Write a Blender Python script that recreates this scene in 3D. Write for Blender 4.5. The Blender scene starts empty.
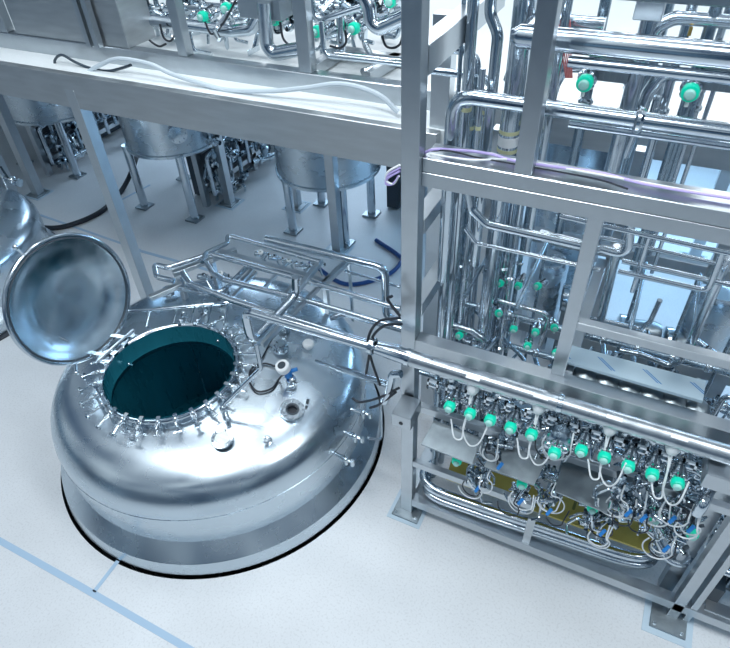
import bpy, bmesh, math, random
from mathutils import Vector, Matrix
random.seed(7)
C = bpy.context.scene.collection
R_ = math.radians
# ------------------------------------------------------------------ camera
CAM_H = 5.0
ROWS = ((0.89884187, -0.26196816, 0.35136302), (0.43650129, 0.60710567, -0.66399498), (-0.03936893, 0.7501969, 0.66004143))
RM = Matrix(ROWS)
F_PX = 603.56
CAM = Vector((0, 0, CAM_H))
cd = bpy.data.cameras.new('camera'); cam = bpy.data.objects.new('camera', cd); C.objects.link(cam)
cam.matrix_world = Matrix.Translation(CAM) @ RM.to_4x4()
cd.sensor_fit = 'HORIZONTAL'; cd.sensor_width = 36.0; cd.lens = 36.0 * F_PX / 730.0
cd.clip_start = 0.05; cd.clip_end = 200
bpy.context.scene.camera = cam
# ------------------------------------------------------------------ world, lamps, exposure
sc = bpy.context.scene
sc.view_settings.view_transform = 'Standard'; sc.view_settings.look = 'None'
sc.view_settings.exposure = 0.0; sc.view_settings.gamma = 1.0
try: sc.view_settings.use_curve_mapping = False
except Exception: pass
W = bpy.data.worlds.new('hall_surroundings'); sc.world = W; W.use_nodes = True
nt = W.node_tree; nt.nodes.clear()
out = nt.nodes.new('ShaderNodeOutputWorld'); bg = nt.nodes.new('ShaderNodeBackground')
tc = nt.nodes.new('ShaderNodeTexCoord'); sep = nt.nodes.new('ShaderNodeSeparateXYZ')
nz = nt.nodes.new('ShaderNodeTexNoise'); nz.inputs['Scale'].default_value = 3.0; nz.inputs['Detail'].default_value = 2
mp = nt.nodes.new('ShaderNodeMapping'); mp.inputs['Scale'].default_value = (1.6, 1.6, 0.8)
rp = nt.nodes.new('ShaderNodeValToRGB')
rp.color_ramp.elements[0].position = 0.46; rp.color_ramp.elements[0].color = (0.02, 0.07, 0.15, 1)
rp.color_ramp.elements[1].position = 0.56; rp.color_ramp.elements[1].color = (0.84, 0.94, 1.0, 1)
nt.links.new(tc.outputs['Generated'], mp.inputs['Vector']); nt.links.new(mp.outputs['Vector'], nz.inputs['Vector'])
nt.links.new(nz.outputs['Fac'], rp.inputs['Fac'])
er = nt.nodes.new('ShaderNodeValToRGB'); nt.links.new(tc.outputs['Generated'], sep.inputs[0]); nt.links.new(sep.outputs['Z'], er.inputs['Fac'])
er.color_ramp.elements[0].position = 0.16; er.color_ramp.elements[0].color = (0.16, 0.24, 0.32, 1)
er.color_ramp.elements[1].position = 0.36; er.color_ramp.elements[1].color = (1, 1, 1, 1)
mm = nt.nodes.new('ShaderNodeMix'); mm.data_type = 'RGBA'; mm.blend_type = 'MULTIPLY'; mm.inputs['Factor'].default_value = 1
nt.links.new(rp.outputs['Color'], mm.inputs['A']); nt.links.new(er.outputs['Color'], mm.inputs['B']); nt.links.new(mm.outputs['Result'], bg.inputs['Color'])
bg.inputs['Strength'].default_value = 1.0
nt.links.new(bg.outputs['Background'], out.inputs['Surface'])
def area(name, loc, target, sx, sy, power, col=(0.93, 0.97, 1.0)):
    l = bpy.data.lights.new(name, 'AREA'); l.shape = 'RECTANGLE'; l.size = sx; l.size_y = sy; l.energy = power; l.color = col
    o = bpy.data.objects.new(name, l); C.objects.link(o); o.location = loc
    o.rotation_euler = (Vector(target) - Vector(loc)).to_track_quat('-Z', 'Y').to_euler()
    return o
area('hall_light_front', (-2.5, 0.5, 9.0), (-2.0, 1.8, 0), 5.0, 1.2, 450)
area('hall_light_middle', (-3.5, 4.5, 9.0), (-3.5, 4.5, 0), 6.0, 0.8, 150)
area('hall_light_rear', (-3.0, 12.0, 7.0), (-3.0, 8.5, 3), 12.0, 1.2, 420)
area('hall_light_side', (3.5, 2.0, 8.0), (0.5, 3.0, 1.5), 1.5, 4.0, 260)
area('added_fill_under_platform', (1.5, 9.5, 2.7), (0.5, 7.5, 0), 4.0, 1.0, 220, (0.42, 0.70, 1.0))  # added fill without a visible fitting, brightens the floor behind the skid
area('added_fill_under_vessels', (-6.0, 10.5, 2.6), (-5.0, 6.0, 0), 6.0, 0.8, 200, (0.62, 0.80, 1.0))  # second added fill, lifts the dark floor around the vessels
# ------------------------------------------------------------------ pixel rays at true depths
def ray(px, py):
    return (RM @ Vector((px - 365.0, -(py - 324.0), -F_PX))).normalized()
def PY(px, py, y): v = ray(px, py); return CAM + v * (y / v.y)
def PZ(px, py, z): v = ray(px, py); return CAM + v * ((z - CAM_H) / v.z)
def PX(px, py, x): v = ray(px, py); return CAM + v * (x / v.x)
# ------------------------------------------------------------------ materials
def principled(name):
    m = bpy.data.materials.new(name); m.use_nodes = True
    return m, m.node_tree, m.node_tree.nodes['Principled BSDF']
def steel(name, col, rough, var=0.08, scale=(3, 3, 3), metal=1.0, bump=0.0, colvar=0.12, aniso=None):
    m, t, b = principled(name)
    tc = t.nodes.new('ShaderNodeTexCoord'); mp = t.nodes.new('ShaderNodeMapping'); mp.inputs['Scale'].default_value = scale
    n = t.nodes.new('ShaderNodeTexNoise'); n.inputs['Scale'].default_value = 4; n.inputs['Detail'].default_value = 5
    t.links.new(tc.outputs['Object'], mp.inputs['Vector']); t.links.new(mp.outputs['Vector'], n.inputs['Vector'])
    r = t.nodes.new('ShaderNodeMapRange'); r.inputs['From Min'].default_value = 0.3; r.inputs['From Max'].default_value = 0.7
    r.inputs['To Min'].default_value = max(0.02, rough - var); r.inputs['To Max'].default_value = rough + var
    t.links.new(n.outputs['Fac'], r.inputs['Value']); t.links.new(r.outputs['Result'], b.inputs['Roughness'])
    cr = t.nodes.new('ShaderNodeValToRGB'); cr.color_ramp.elements[0].position = 0.3; cr.color_ramp.elements[1].position = 0.7
    cr.color_ramp.elements[0].color = tuple(c * (1 - colvar) for c in col) + (1,); cr.color_ramp.elements[1].color = tuple(min(1, c * (1 + colvar)) for c in col) + (1,)
    t.links.new(n.outputs['Fac'], cr.inputs['Fac']); t.links.new(cr.outputs['Color'], b.inputs['Base Color'])
    b.inputs['Metallic'].default_value = metal
    if aniso:
        tg = t.nodes.new('ShaderNodeTangent'); tg.direction_type = 'RADIAL'; tg.axis = aniso[0]
        t.links.new(tg.outputs['Tangent'], b.inputs['Tangent']); b.inputs['Anisotropic'].default_value = aniso[1]
    if bump:
        bp = t.nodes.new('ShaderNodeBump'); bp.inputs['Strength'].default_value = bump; bp.inputs['Distance'].default_value = 0.01
        t.links.new(n.outputs['Fac'], bp.inputs['Height']); t.links.new(bp.outputs['Normal'], b.inputs['Normal'])
    return m
def plain(name, col, rough=0.5, metal=0.0, emit=None, es=0.0, alpha=None, trans=0.0):
    m, t, b = principled(name)
    b.inputs['Base Color'].default_value = (*col, 1); b.inputs['Roughness'].default_value = rough; b.inputs['Metallic'].default_value = metal
    n = t.nodes.new('ShaderNodeTexNoise'); n.inputs['Scale'].default_value = 30
    r = t.nodes.new('ShaderNodeMapRange'); r.inputs['To Min'].default_value = max(0, rough - .05); r.inputs['To Max'].default_value = min(1, rough + .08)
    t.links.new(n.outputs['Fac'], r.inputs['Value']); t.links.new(r.outputs['Result'], b.inputs['Roughness'])
    if emit: b.inputs['Emission Color'].default_value = (*emit, 1); b.inputs['Emission Strength'].default_value = es
    if trans: b.inputs['Transmission Weight'].default_value = trans
    return m
M = {}
M['frame'] = steel('brushed_frame_steel', (0.50, 0.545, 0.58), 0.31, 0.015, (2, 2, 2), colvar=0.04)
M['pipe'] = steel('polished_pipe_steel', (0.56, 0.63, 0.69), 0.17, 0.02, (2, 2, 2), colvar=0.06)
M['fine'] = steel('fittings_steel', (0.62, 0.69, 0.74), 0.16, 0.02, (9, 9, 9))
M['darkpipe'] = steel('shaded_pipework_steel', (0.34, 0.43, 0.50), 0.25, 0.06)  # darker copy of the pipe steel, shade put into its colour
M['tank'] = steel('satin_tank_steel', (0.56, 0.64, 0.70), 0.27, 0.04, (.8, .8, 1.2), colvar=0.02, aniso=('Z', .5))
M['lid'] = steel('spun_lid_steel', (0.60, 0.72, 0.80), 0.2, 0.05, (2, 2, 2), colvar=0.05, aniso=('X', .85))
M['fascia'] = steel('milled_fascia_steel', (0.50, 0.53, 0.55), 0.40, 0.06, (.8, 1, 5), colvar=0.08, bump=0.02)
M['plate'] = steel('drip_plate_steel', (0.30, 0.35, 0.38), 0.40, 0.04)
M['conduit'] = steel('brushed_conduit_steel', (0.50, 0.55, 0.59), 0.30, 0.03)
M['navy'] = plain('navy_hose', (0.01, 0.06, 0.22), 0.4)
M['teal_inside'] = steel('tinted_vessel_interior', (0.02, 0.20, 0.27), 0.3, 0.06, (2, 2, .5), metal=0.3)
M['ring'] = plain('green_indicator_light', (0.0, 0.50, 0.34), 0.3, emit=(0.0, 0.85, 0.55), es=0.22)
M['cap'] = plain('clear_indicator_cap', (0.35, 0.68, 0.62), 0.15)
M['white'] = plain('white_plastic', (0.80, 0.84, 0.86), 0.4)
M['hosegrey'] = plain('grey_hose', (0.50, 0.58, 0.64), 0.35)
M['black'] = plain('black_rubber', (0.012, 0.018, 0.028), 0.45)
M['dark'] = plain('dark_plastic', (0.03, 0.05, 0.07), 0.4)
M['blue'] = plain('blue_plastic', (0.02, 0.22, 0.62), 0.4)
M['red'] = plain('red_cable', (0.55, 0.16, 0.16), 0.5)
M['lilac'] = plain('lilac_cable', (0.50, 0.42, 0.78), 0.5)
M['olive'] = plain('olive_drip_tray', (0.42, 0.36, 0.08), 0.35, 0.2)
M['brass'] = plain('brass', (0.75, 0.50, 0.15), 0.3, 1.0)
M['tape'] = plain('blue_grey_floor_tape', (0.34, 0.48, 0.62), 0.6)
M['grout'] = plain('pale_grout', (0.45, 0.57, 0.66), 0.7)
M['band'] = plain('pale_yellow_pipe_label', (0.62, 0.64, 0.40), 0.6)
M['glass'] = plain('sight_glass', (0.75, 0.85, 0.82), 0.06)
def floor_mat(name, base, sp, rough=0.45):
    m, t, b = principled(name)
    tc = t.nodes.new('ShaderNodeTexCoord')
    n = t.nodes.new('ShaderNodeTexNoise'); n.inputs['Scale'].default_value = 1.1; n.inputs['Detail'].default_value = 6
    n2 = t.nodes.new('ShaderNodeTexNoise'); n2.inputs['Scale'].default_value = 55; n2.inputs['Detail'].default_value = 3
    t.links.new(tc.outputs['Object'], n.inputs['Vector']); t.links.new(tc.outputs['Object'], n2.inputs['Vector'])
    c1 = t.nodes.new('ShaderNodeValToRGB'); c1.color_ramp.elements[0].position = .35; c1.color_ramp.elements[1].position = .65
    c1.color_ramp.elements[0].color = tuple(x * .90 for x in base) + (1,); c1.color_ramp.elements[1].color = (*base, 1)
    c2 = t.nodes.new('ShaderNodeValToRGB'); c2.color_ramp.elements[0].position = .36; c2.color_ramp.elements[1].position = .48
    c2.color_ramp.elements[0].color = (sp, sp, sp, 1); c2.color_ramp.elements[1].color = (1, 1, 1, 1)
    mx = t.nodes.new('ShaderNodeMix'); mx.data_type = 'RGBA'; mx.blend_type = 'MULTIPLY'; mx.inputs['Factor'].default_value = 1
    t.links.new(n.outputs['Fac'], c1.inputs['Fac']); t.links.new(n2.outputs['Fac'], c2.inputs['Fac'])
    t.links.new(c1.outputs['Color'], mx.inputs['A']); t.links.new(c2.outputs['Color'], mx.inputs['B'])
    t.links.new(mx.outputs['Result'], b.inputs['Base Color']); b.inputs['Roughness'].default_value = rough
    return m
M['floor'] = floor_mat('speckled_epoxy_floor', (0.655, 0.69, 0.715), 0.90)
M['deck'] = floor_mat('white_platform_floor', (0.80, 0.86, 0.88), 0.96, 0.3)
def film_mat():
    m, t, b = principled('protective_film_with_blue_stripes')
    b.inputs['Metallic'].default_value = 0.6; b.inputs['Roughness'].default_value = 0.3
    tc = t.nodes.new('ShaderNodeTexCoord'); sp = t.nodes.new('ShaderNodeSeparateXYZ'); t.links.new(tc.outputs['Object'], sp.inputs[0])
    def mth(op, a, bb=None):
        n = t.nodes.new('ShaderNodeMath'); n.operation = op
        for i, v in ((0, a), (1, bb)):
            if v is None: continue
            if isinstance(v, (int, float)): n.inputs[i].default_value = v
            else: t.links.new(v, n.inputs[i])
        return n.outputs[0]
    u = mth('ADD', sp.outputs['X'], mth('MULTIPLY', sp.outputs['Y'], 1.1))
    fr = mth('FRACT', mth('DIVIDE', u, 0.27))
    s1 = mth('COMPARE', fr, 0.40); s1.node.inputs[2].default_value = 0.018
    s2 = mth('COMPARE', fr, 0.47); s2.node.inputs[2].default_value = 0.018
    s = mth('MULTIPLY', mth('MAXIMUM', s1, s2), mth('LESS_THAN', mth('ABSOLUTE', sp.outputs['Y']), 0.045))
    mx = t.nodes.new('ShaderNodeMix'); mx.data_type = 'RGBA'
    mx.inputs['A'].default_value = (0.45, 0.58, 0.66, 1); mx.inputs['B'].default_value = (0.03, 0.20, 0.50, 1)
    t.links.new(s, mx.inputs['Factor']); t.links.new(mx.outputs['Result'], b.inputs['Base Color'])
    return m
M['film'] = film_mat()
# ------------------------------------------------------------------ mesh builder
def V(*a): return Vector(a[0]) if len(a) == 1 else Vector(a)
def fillet(pts, rad, n=6):
    pts = [V(p) for p in pts]
    if len(pts) < 3 or rad <= 0: return pts
    o = [pts[0]]
    for i in range(1, len(pts) - 1):
        a, b, c = pts[i - 1], pts[i], pts[i + 1]
        d1 = (a - b); d2 = (c - b); l1, l2 = d1.length, d2.length
        if l1 < 1e-6 or l2 < 1e-6: continue
        d1 /= l1; d2 /= l2
        ang = d1.angle(d2)
        if ang > 3.1: o.append(b); continue
        t = min(rad / max(math.tan(ang / 2), 1e-3), l1 * .49, l2 * .49)
        p0, p2 = b + d1 * t, b + d2 * t
        for k in range(n + 1):
            s = k / n
            o.append(p0 * (1 - s) ** 2 + b * 2 * s * (1 - s) + p2 * s * s)
    o.append(pts[-1]); return o
def spline(pts, n=8):
    pts = [V(p) for p in pts]; o = []
    P = [pts[0] * 2 - pts[1]] + pts + [pts[-1] * 2 - pts[-2]]
    for i in range(1, len(P) - 2):
        for k in range(n):
            t = k / n; a, b, c, d = P[i - 1], P[i], P[i + 1], P[i + 2]
            o.append(0.5 * ((2 * b) + (c - a) * t + (2 * a - 5 * b + 4 * c - d) * t * t + (3 * b - a - 3 * c + d) * t ** 3))
    o.append(pts[-1]); return o
def frame_of(d):
    d = V(d).normalized(); u = d.cross(Vector((0, 0, 1)))
    if u.length < 1e-3: u = d.cross(Vector((1, 0, 0)))
    u.normalize(); return u, u.cross(d).normalized(), d
class MB:
    def __init__(s): s.v = []; s.f = []
    def add(s, vs, fs):
        k = len(s.v); s.v += [V(v) for v in vs]; s.f += [tuple(i + k for i in f) for f in fs]; return s
    def box(s, lo, hi, bev=0.0):
        x0, y0, z0 = (min(a, b) for a, b in zip(lo, hi)); x1, y1, z1 = (max(a, b) for a, b in zip(lo, hi))
        s.add([(x0, y0, z0), (x1, y0, z0), (x1, y1, z0), (x0, y1, z0), (x0, y0, z1), (x1, y0, z1), (x1, y1, z1), (x0, y1, z1)],
              [(0, 3, 2, 1), (4, 5, 6, 7), (0, 1, 5, 4), (1, 2, 6, 5), (2, 3, 7, 6), (3, 0, 4, 7)]); return s
    def cbox(s, c, sz): c = V(c); h = V(sz) / 2; return s.box(c - h, c + h)
    def bar(s, a, b, w, h, up=(0, 0, 1)):
        a, b = V(a), V(b); d = (b - a).normalized(); up = V(up)
        u = d.cross(up)
        if u.length < 1e-3: u = d.cross(Vector((0, 1, 0)))
        u.normalize(); n = u.cross(d).normalized()
        vs = []
        for p in (a, b):
            for su, sn in ((-1, -1), (1, -1), (1, 1), (-1, 1)): vs.append(p + u * su * w / 2 + n * sn * h / 2)
        s.add(vs, [(0, 1, 2, 3), (7, 6, 5, 4), (0, 4, 5, 1), (1, 5, 6, 2), (2, 6, 7, 3), (3, 7, 4, 0)]); return s
    def tube(s, pts, r, n=12, caps=True):
        pts = [V(p) for p in pts]; pts = [p for i, p in enumerate(pts) if i == 0 or (p - pts[i - 1]).length > 1e-5]
        if len(pts) < 2: return s
        rs = r if isinstance(r, (list, tuple)) else [r] * len(pts)
        u, w, d = frame_of(pts[1] - pts[0]); vs = []; fs = []
        for i, p in enumerate(pts):
            if i == 0: t = pts[1] - pts[0]
            elif i == len(pts) - 1: t = pts[-1] - pts[-2]
            else: t = (pts[i + 1] - p).normalized() + (p - pts[i - 1]).normalized()
            if t.length < 1e-6: t = pts[i] - pts[i - 1]
            t.normalize(); u = (u - t * u.dot(t))
            if u.length < 1e-4: u = frame_of(t)[0]
            u.normalize(); w = t.cross(u)
            for k in range(n):
                a = 2 * math.pi * k / n; vs.append(p + (u * math.cos(a) + w * math.sin(a)) * rs[i])
        for i in range(len(pts) - 1):
            for k in range(n):
                k2 = (k + 1) % n; fs.append((i * n + k, i * n + k2, (i + 1) * n + k2, (i + 1) * n + k))
        if caps: fs.append(tuple(range(n))[::-1]); fs.append(tuple((len(pts) - 1) * n + k for k in range(n)))
        return s.add(vs, fs)
    def cyl(s, a, b, r, n=16): return s.tube([a, b], r, n)
    def lathe(s, prof, o=(0, 0, 0), ax=(0, 0, 1), n=32, closed=False):
        u, w, d = frame_of(ax); o = V(o); vs = []; fs = []
        m = len(prof)
        for r, h in prof:
            for k in range(n):
                a = 2 * math.pi * k / n; vs.append(o + d * h + (u * math.cos(a) + w * math.sin(a)) * max(r, 1e-4))
        rng = range(m) if closed else range(m - 1)
        for i in rng:
            j = (i + 1) % m
            for k in range(n):
                k2 = (k + 1) % n; fs.append((i * n + k, j * n + k, j * n + k2, i * n + k2))
        return s.add(vs, fs)
    def ball(s, c, r, n=12):
        return s.lathe([(r * math.sin(math.pi * i / 8), -r * math.cos(math.pi * i / 8)) for i in range(9)], c, (0, 0, 1), n)
    def build(s, name, mat, parent=None, sharp=35, bevel=0.0):
        off = parent_off(parent)
        me = bpy.data.meshes.new(name)
        if parent is None and s.v:
            xs = [v.x for v in s.v]; ys = [v.y for v in s.v]; zs = [v.z for v in s.v]
            loc = Vector(((min(xs) + max(xs)) / 2, (min(ys) + max(ys)) / 2, min(zs))); off = loc
        else: loc = Vector((0, 0, 0))
        me.from_pydata([tuple(v - off) for v in s.v], [], s.f)
        bm = bmesh.new(); bm.from_mesh(me); bmesh.ops.recalc_face_normals(bm, faces=bm.faces)
        if bevel:
            es = [e for e in bm.edges if len(e.link_faces) == 2 and e.calc_face_angle(0) > 0.6]
            bmesh.ops.bevel(bm, geom=es, offset=bevel, segments=1, affect='EDGES', clamp_overlap=True)
        bm.to_mesh(me); bm.free()
        for p in me.polygons: p.use_smooth = True
        me.set_sharp_from_angle(angle=R_(sharp))
        me.materials.append(M[mat] if isinstance(mat, str) else mat)
        o = bpy.data.objects.new(name, me); C.objects.link(o); o.location = loc
        if parent is not None: o.parent = parent
        return o
def parent_off(p):
    off = Vector((0, 0, 0))
    while p is not None: off = off + p.location; p = p.parent
    return off
def tag(o, label=None, cat=None, group=None, kind=None):
    if label: o['label'] = label
    if cat: o['category'] = cat
    if group: o['group'] = group
    if kind: o['kind'] = kind
    return o
def thing(name, loc, label, cat, group=None):
    o = bpy.data.objects.new(name, None); C.objects.link(o); o.location = loc; o.empty_display_size = .1
    return tag(o, label, cat, group)
KIDS = {}
def children(o): return [c for c in bpy.data.objects if c.parent is o]
def copy_tree(o, parent=None, kids=None):
    c = o.copy(); C.objects.link(c)
    if parent: c.parent = parent
    for ch in (children(o) if kids is None else kids[o.name]): copy_tree(ch, c, kids)
    return c
def kidmap(o):
    m = {}
    def rec(x):
        m[x.name] = children(x)
        for y in m[x.name]: rec(y)
    rec(o); return m
def structure(mb, name, mat, **k): return tag(mb.build(name, mat, **k), kind='structure')
def pipe_thing(pts, r, label, cat='pipe', group=None, name='process_pipe', mat='pipe', bend=None, n=14, welds=(), clamps=(), soft=False):
    pts = spline(pts) if soft else fillet(pts, r * 2.4 if bend is None else bend)
    if not clamps:
        o = MB().tube(pts, r, n).build(name, mat); return tag(o, label, cat, group)
    zmin = min(pts, key=lambda p: p.z)
    t = thing(name, zmin, label, cat, group)
    MB().tube(pts, r, n).build('pipe_run', mat, t)
    for f in clamps:
        # f = fraction along straight polyline
        L = [0]
        for a, b in zip(pts, pts[1:]): L.append(L[-1] + (b - a).length)
        s = f * L[-1]; i = max(k for k in range(len(L)) if L[k] <= s + 1e-9); i = min(i, len(pts) - 2)
        d = (pts[i + 1] - pts[i]).normalized(); p = pts[i] + d * (s - L[i])
        MB().lathe([(r * .9, -.022), (r * 1.25, -.02), (r * 1.55, -.008), (r * 1.55, .008), (r * 1.25, .02), (r * .9, .022)], p, d, 16).build('clamp', 'fine', t)
    return t
#=================================================================== SETTING
TX, TY = -3.30, 2.975           # main tank axis
PIT = 1.68
def ring_floor():
    mb = MB(); n = 128; X0, X1, Y0, Y1 = -26.0, 16.0, -6.0, 26.0
    vs = []; fs = []
    for k in range(n):
        a = 2 * math.pi * k / n; vs.append((TX + PIT * math.cos(a), TY + PIT * math.sin(a), 0))
    for k in range(n):
        a = 2 * math.pi * k / n; c, s = math.cos(a), math.sin(a)
        t = min(((X1 - TX) / c if c > 0 else (X0 - TX) / c) if abs(c) > 1e-6 else 1e9, ((Y1 - TY) / s if s > 0 else (Y0 - TY) / s) if abs(s) > 1e-6 else 1e9)
        vs.append((TX + t * c, TY + t * s, 0))
    for k in range(n): k2 = (k + 1) % n; fs.append((k, n + k, n + k2, k2))
    # corners
    for cx, cy in ((X0, Y0), (X0, Y1), (X1, Y0), (X1, Y1)):
        best = sorted(range(n), key=lambda k: (vs[n + k][0] - cx) ** 2 + (vs[n + k][1] - cy) ** 2)[:2]
        vs.append((cx, cy, 0)); fs.append((n + best[0], n + best[1], len(vs) - 1))
    mb.add(vs, fs)
    return structure(mb, 'floor', 'floor', sharp=180)
ring_floor()
pit = MB().lathe([(PIT, 0), (PIT, -1.25), (0, -1.25)], (TX, TY, 0), n=96)
structure(pit, 'trim_1', 'black', sharp=60)
# platform deck (two parts of one L-shaped slab) ------------------------------------
DZ = 3.13
structure(MB().box((-24, 4.02, 2.98), (-1.35, 22, DZ)).box((-1.35, 4.75, 2.98), (12, 22, DZ)), 'platform_floor', 'deck')
structure(MB().box((-24, 22, 0), (14, 22.2, 9)), 'wall_back', 'deck')
def tape(pts, w, name):
    mb = MB()
    for a, b in zip(pts, pts[1:]):
        a, b = V(a), V(b); mb.bar(a + Vector((0, 0, .002)), b + Vector((0, 0, .002)), w, .004)
    return tag(mb.build(name, 'tape'), kind='structure')
tape([PZ(-30, 524, 0), PZ(80, 586, 0), PZ(230, 673, 0)], .055, 'trim_2')
tape([PZ(94, 592, 0), PZ(118, 561, 0)], .035, 'trim_3')
tape([PZ(137, 250, 0), PZ(215, 272, 0)], .05, 'trim_4')
tape([PZ(20, 240, 0), PZ(75, 224, 0), PZ(150, 185, 0)], .04, 'trim_5')
tape([PZ(40, 215, 0), PZ(140, 250, 0)], .04, 'trim_6')
#=================================================================== MAIN TANK
HX, HY, HZ, HR = -3.371, 2.589, 1.20, 0.574
def baked(o):
    dg = bpy.context.evaluated_depsgraph_get(); dg.update()
    me = bpy.data.meshes.new_from_object(o.evaluated_get(dg)); o.modifiers.clear(); o.data = me
DOME = [(1.497, .30), (1.508, .65), (1.505, .72), (1.49, .79), (1.455, .86), (1.40, .93), (1.32, .985), (1.2, 1.035), (1.0, 1.085), (.75, 1.12), (.5, 1.14), (.25, 1.148), (0, 1.15)]
def smooth_prof(pr, n=4):
    q = spline([(a, 0, b) for a, b in pr], n); return [(max(p.x, 0), p.z) for p in q]
def dome_z(x, y):
    r = math.hypot(x - TX, y - TY); pr = SP
    for (r0, z0), (r1, z1) in zip(pr, pr[1:]):
        if r1 <= r <= r0: return z0 + (z1 - z0) * (r0 - r) / max(r0 - r1, 1e-6)
    return pr[-1][1] if r < 1 else pr[0][1]
SP = smooth_prof(DOME)
tank = thing('process_tank', (TX, TY, 0), 'large domed stainless steel tank set into the floor with its round lid open', 'tank')
def shell(name, mat, dz, dr, tail):
    """vessel wall whose dome runs from the rim of the offset manhole out to the shoulder"""
    n = 160; rows = []; RS = 1.2
    for k in range(13):
        t = k / 12; row = []
        for j in range(n):
            a = 2 * math.pi * j / n; c, s_ = math.cos(a), math.sin(a)
            x = (HX + HR * .995 * c) * (1 - t) + (TX + RS * c) * t; y = (HY + HR * .995 * s_) * (1 - t) + (TY + RS * s_) * t
            row.append((x, y, dome_z(x, y) - dz))
        rows.append(row)
    prof = [(r - dr, z - dz) for r, z in reversed(SP) if r > RS + .01] + tail
    for r, z in prof: rows.append([(TX + r * math.cos(2 * math.pi * j / n), TY + r * math.sin(2 * math.pi * j / n), z) for j in range(n)])
    m = MB(); m.v = [V(p) for row in rows for p in row]
    for i in range(len(rows) - 1):
        for j in range(n): m.f.append((i * n + j, i * n + (j + 1) % n, (i + 1) * n + (j + 1) % n, (i + 1) * n + j))
    return m.build(name, mat, tank, 40)
body = shell('tank_body', 'tank', 0, 0, [(1.47, -.9)])
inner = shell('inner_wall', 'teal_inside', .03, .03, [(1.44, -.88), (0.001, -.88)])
MB().lathe([(1.497, .295), (1.618, .16), (1.626, .15), (1.652, .02), (1.645, .01), (1.50, .01)], (TX, TY, 0), n=128).build('base_flange', 'tank', tank, 25)
MB().lathe([(1.506, .645), (1.511, .648), (1.511, .652), (1.506, .655)], (TX, TY, 0), n=128).build('seam_ring', 'darkpipe', tank)
# neck and flange of the manhole
MB().lathe([(HR, .95), (HR, HZ - .02), (HR + .012, HZ), (HR + .03, HZ + .004), (HR + .04, HZ - .004), (HR + .045, HZ - .03), (HR + .03, HZ - .04), (HR + .02, .98)], (HX, HY, 0), n=96).build('manhole_neck', 'pipe', tank, 50)
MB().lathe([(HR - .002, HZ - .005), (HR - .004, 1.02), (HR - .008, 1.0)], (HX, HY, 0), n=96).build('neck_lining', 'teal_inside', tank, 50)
# dip rods, baffle, spray heads inside
for px, py in ((182, 400), (206, 392)):
    b = PZ(px, py - 8, .4); MB().cyl((b.x, b.y + .3, -.85), (b.x, b.y + .3, 1.05), .008, 8).build('dip_rod', 'darkpipe', tank)
MB().box((HX + .32, HY + 1.0, -.8), (HX + .36, HY + 1.07, 1.0)).build('baffle', 'teal_inside', tank)
for px, py, z in ((129, 364, 1.05), (218, 341, 1.08)):
    p = PZ(px, py, z); m = MB().ball(p, .016); m.cyl(p, p + Vector((.05, 0, .0)), .01, 8); m.build('inner_bolt', 'fine', tank)
# swing clamps round the manhole
def clamp_at(deg, star, ln):
    a = R_(deg); c, s = math.cos(a), math.sin(a)
    def P(r, z, t=0): return Vector((HX + c * r - s * t, HY + s * r + c * t, HZ + z))
    zf = dome_z(P(HR + .10, 0).x, P(HR + .10, 0).y) - HZ
    m = MB()
    m.bar(P(HR + .0, .012), P(HR + .065, .008), .034, .016)
    for t in (-.016, .016): m.bar(P(HR + .045, -.002, t), P(HR + .085, -.012, t), .008, .036)
    m.ball(P(HR + .06, .015), .019, 10); m.cyl(P(HR + .07, min(-.03, zf - .02)), P(HR + .07, .0), .012, 8)
    c1 = m.build('swing_clamp', 'fine', tank)
    k = MB(); e = P(HR + .10 + ln, -.012 - ln * .2)
    k.cyl(P(HR + .055, .010), e, .0075, 8)
    k.tube([P(HR + .09, .004), P(HR + .125, -.003)], [.017, .013], 10)
    k.build('clamp_screw', 'fine', c1)
    h = MB(); dirv = (e - P(HR + .055, .010)).normalized()
    if star:
        h.lathe([(.0, -.006), (.030, -.006), (.036, 0), (.030, .010), (.012, .016), (0, .017)], e, dirv, 14)
    else:
        tv = Vector((-s, c, 0)); h.cyl(e - tv * .03, e + tv * .03, .006, 8); h.ball(e, .010, 8)
    h.build('clamp_knob', 'fine', c1)
for i, deg in enumerate((185, 197, 209, 222, 235, 248, 260, 273, 287, 301, 314, 327, 340, 352, 4, 16, 28, 40, 52, 64, 76, 90, 105, 120)):
    clamp_at(deg, 205 < deg < 300 or deg % 3 == 0, .10 if deg < 300 else .07)
# lid
LC = Vector((-4.25, 2.54, 1.74)); LA, LT, LR = R_(-5), R_(80), 0.576
LN = Vector((math.sin(LT) * math.cos(LA), math.sin(LT) * math.sin(LA), math.cos(LT)))
lid = MB().lathe([(LR - .012, .0), (LR - .04, -.012), (LR - .10, -.035), (.40, -.075), (.25, -.105), (.10, -.12), (.0, -.122)], LC, LN, 96).build('lid', 'lid', tank, 60)
MB().lathe([(LR - .014, -.03), (LR - .012, .006), (LR, .012), (LR + .014, .006), (LR + .018, -.012), (LR + .01, -.032)], LC, LN, 96, closed=True).build('lid_rim', 'pipe', lid, 60)
MB().lathe([(LR - .034, .0), (LR - .024, .008), (LR - .016, .004)], LC, LN, 96).build('gasket', 'dark', lid, 60)
MB().lathe([(LR, -.03), (.45, -.085), (.25, -.125), (0, -.142)], LC, LN, 96).build('lid_back', 'tank', lid, 60)
mbh = MB(); a0 = PY(76, 324, LC.y - .05); mbh.cyl(LC + Vector((.0, -.26, -.22)), LC + Vector((.07, -.24, -.27)), .007, 8); mbh.build('lid_pin', 'pipe', lid)
u_, w_, _ = frame_of(LN)
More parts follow.
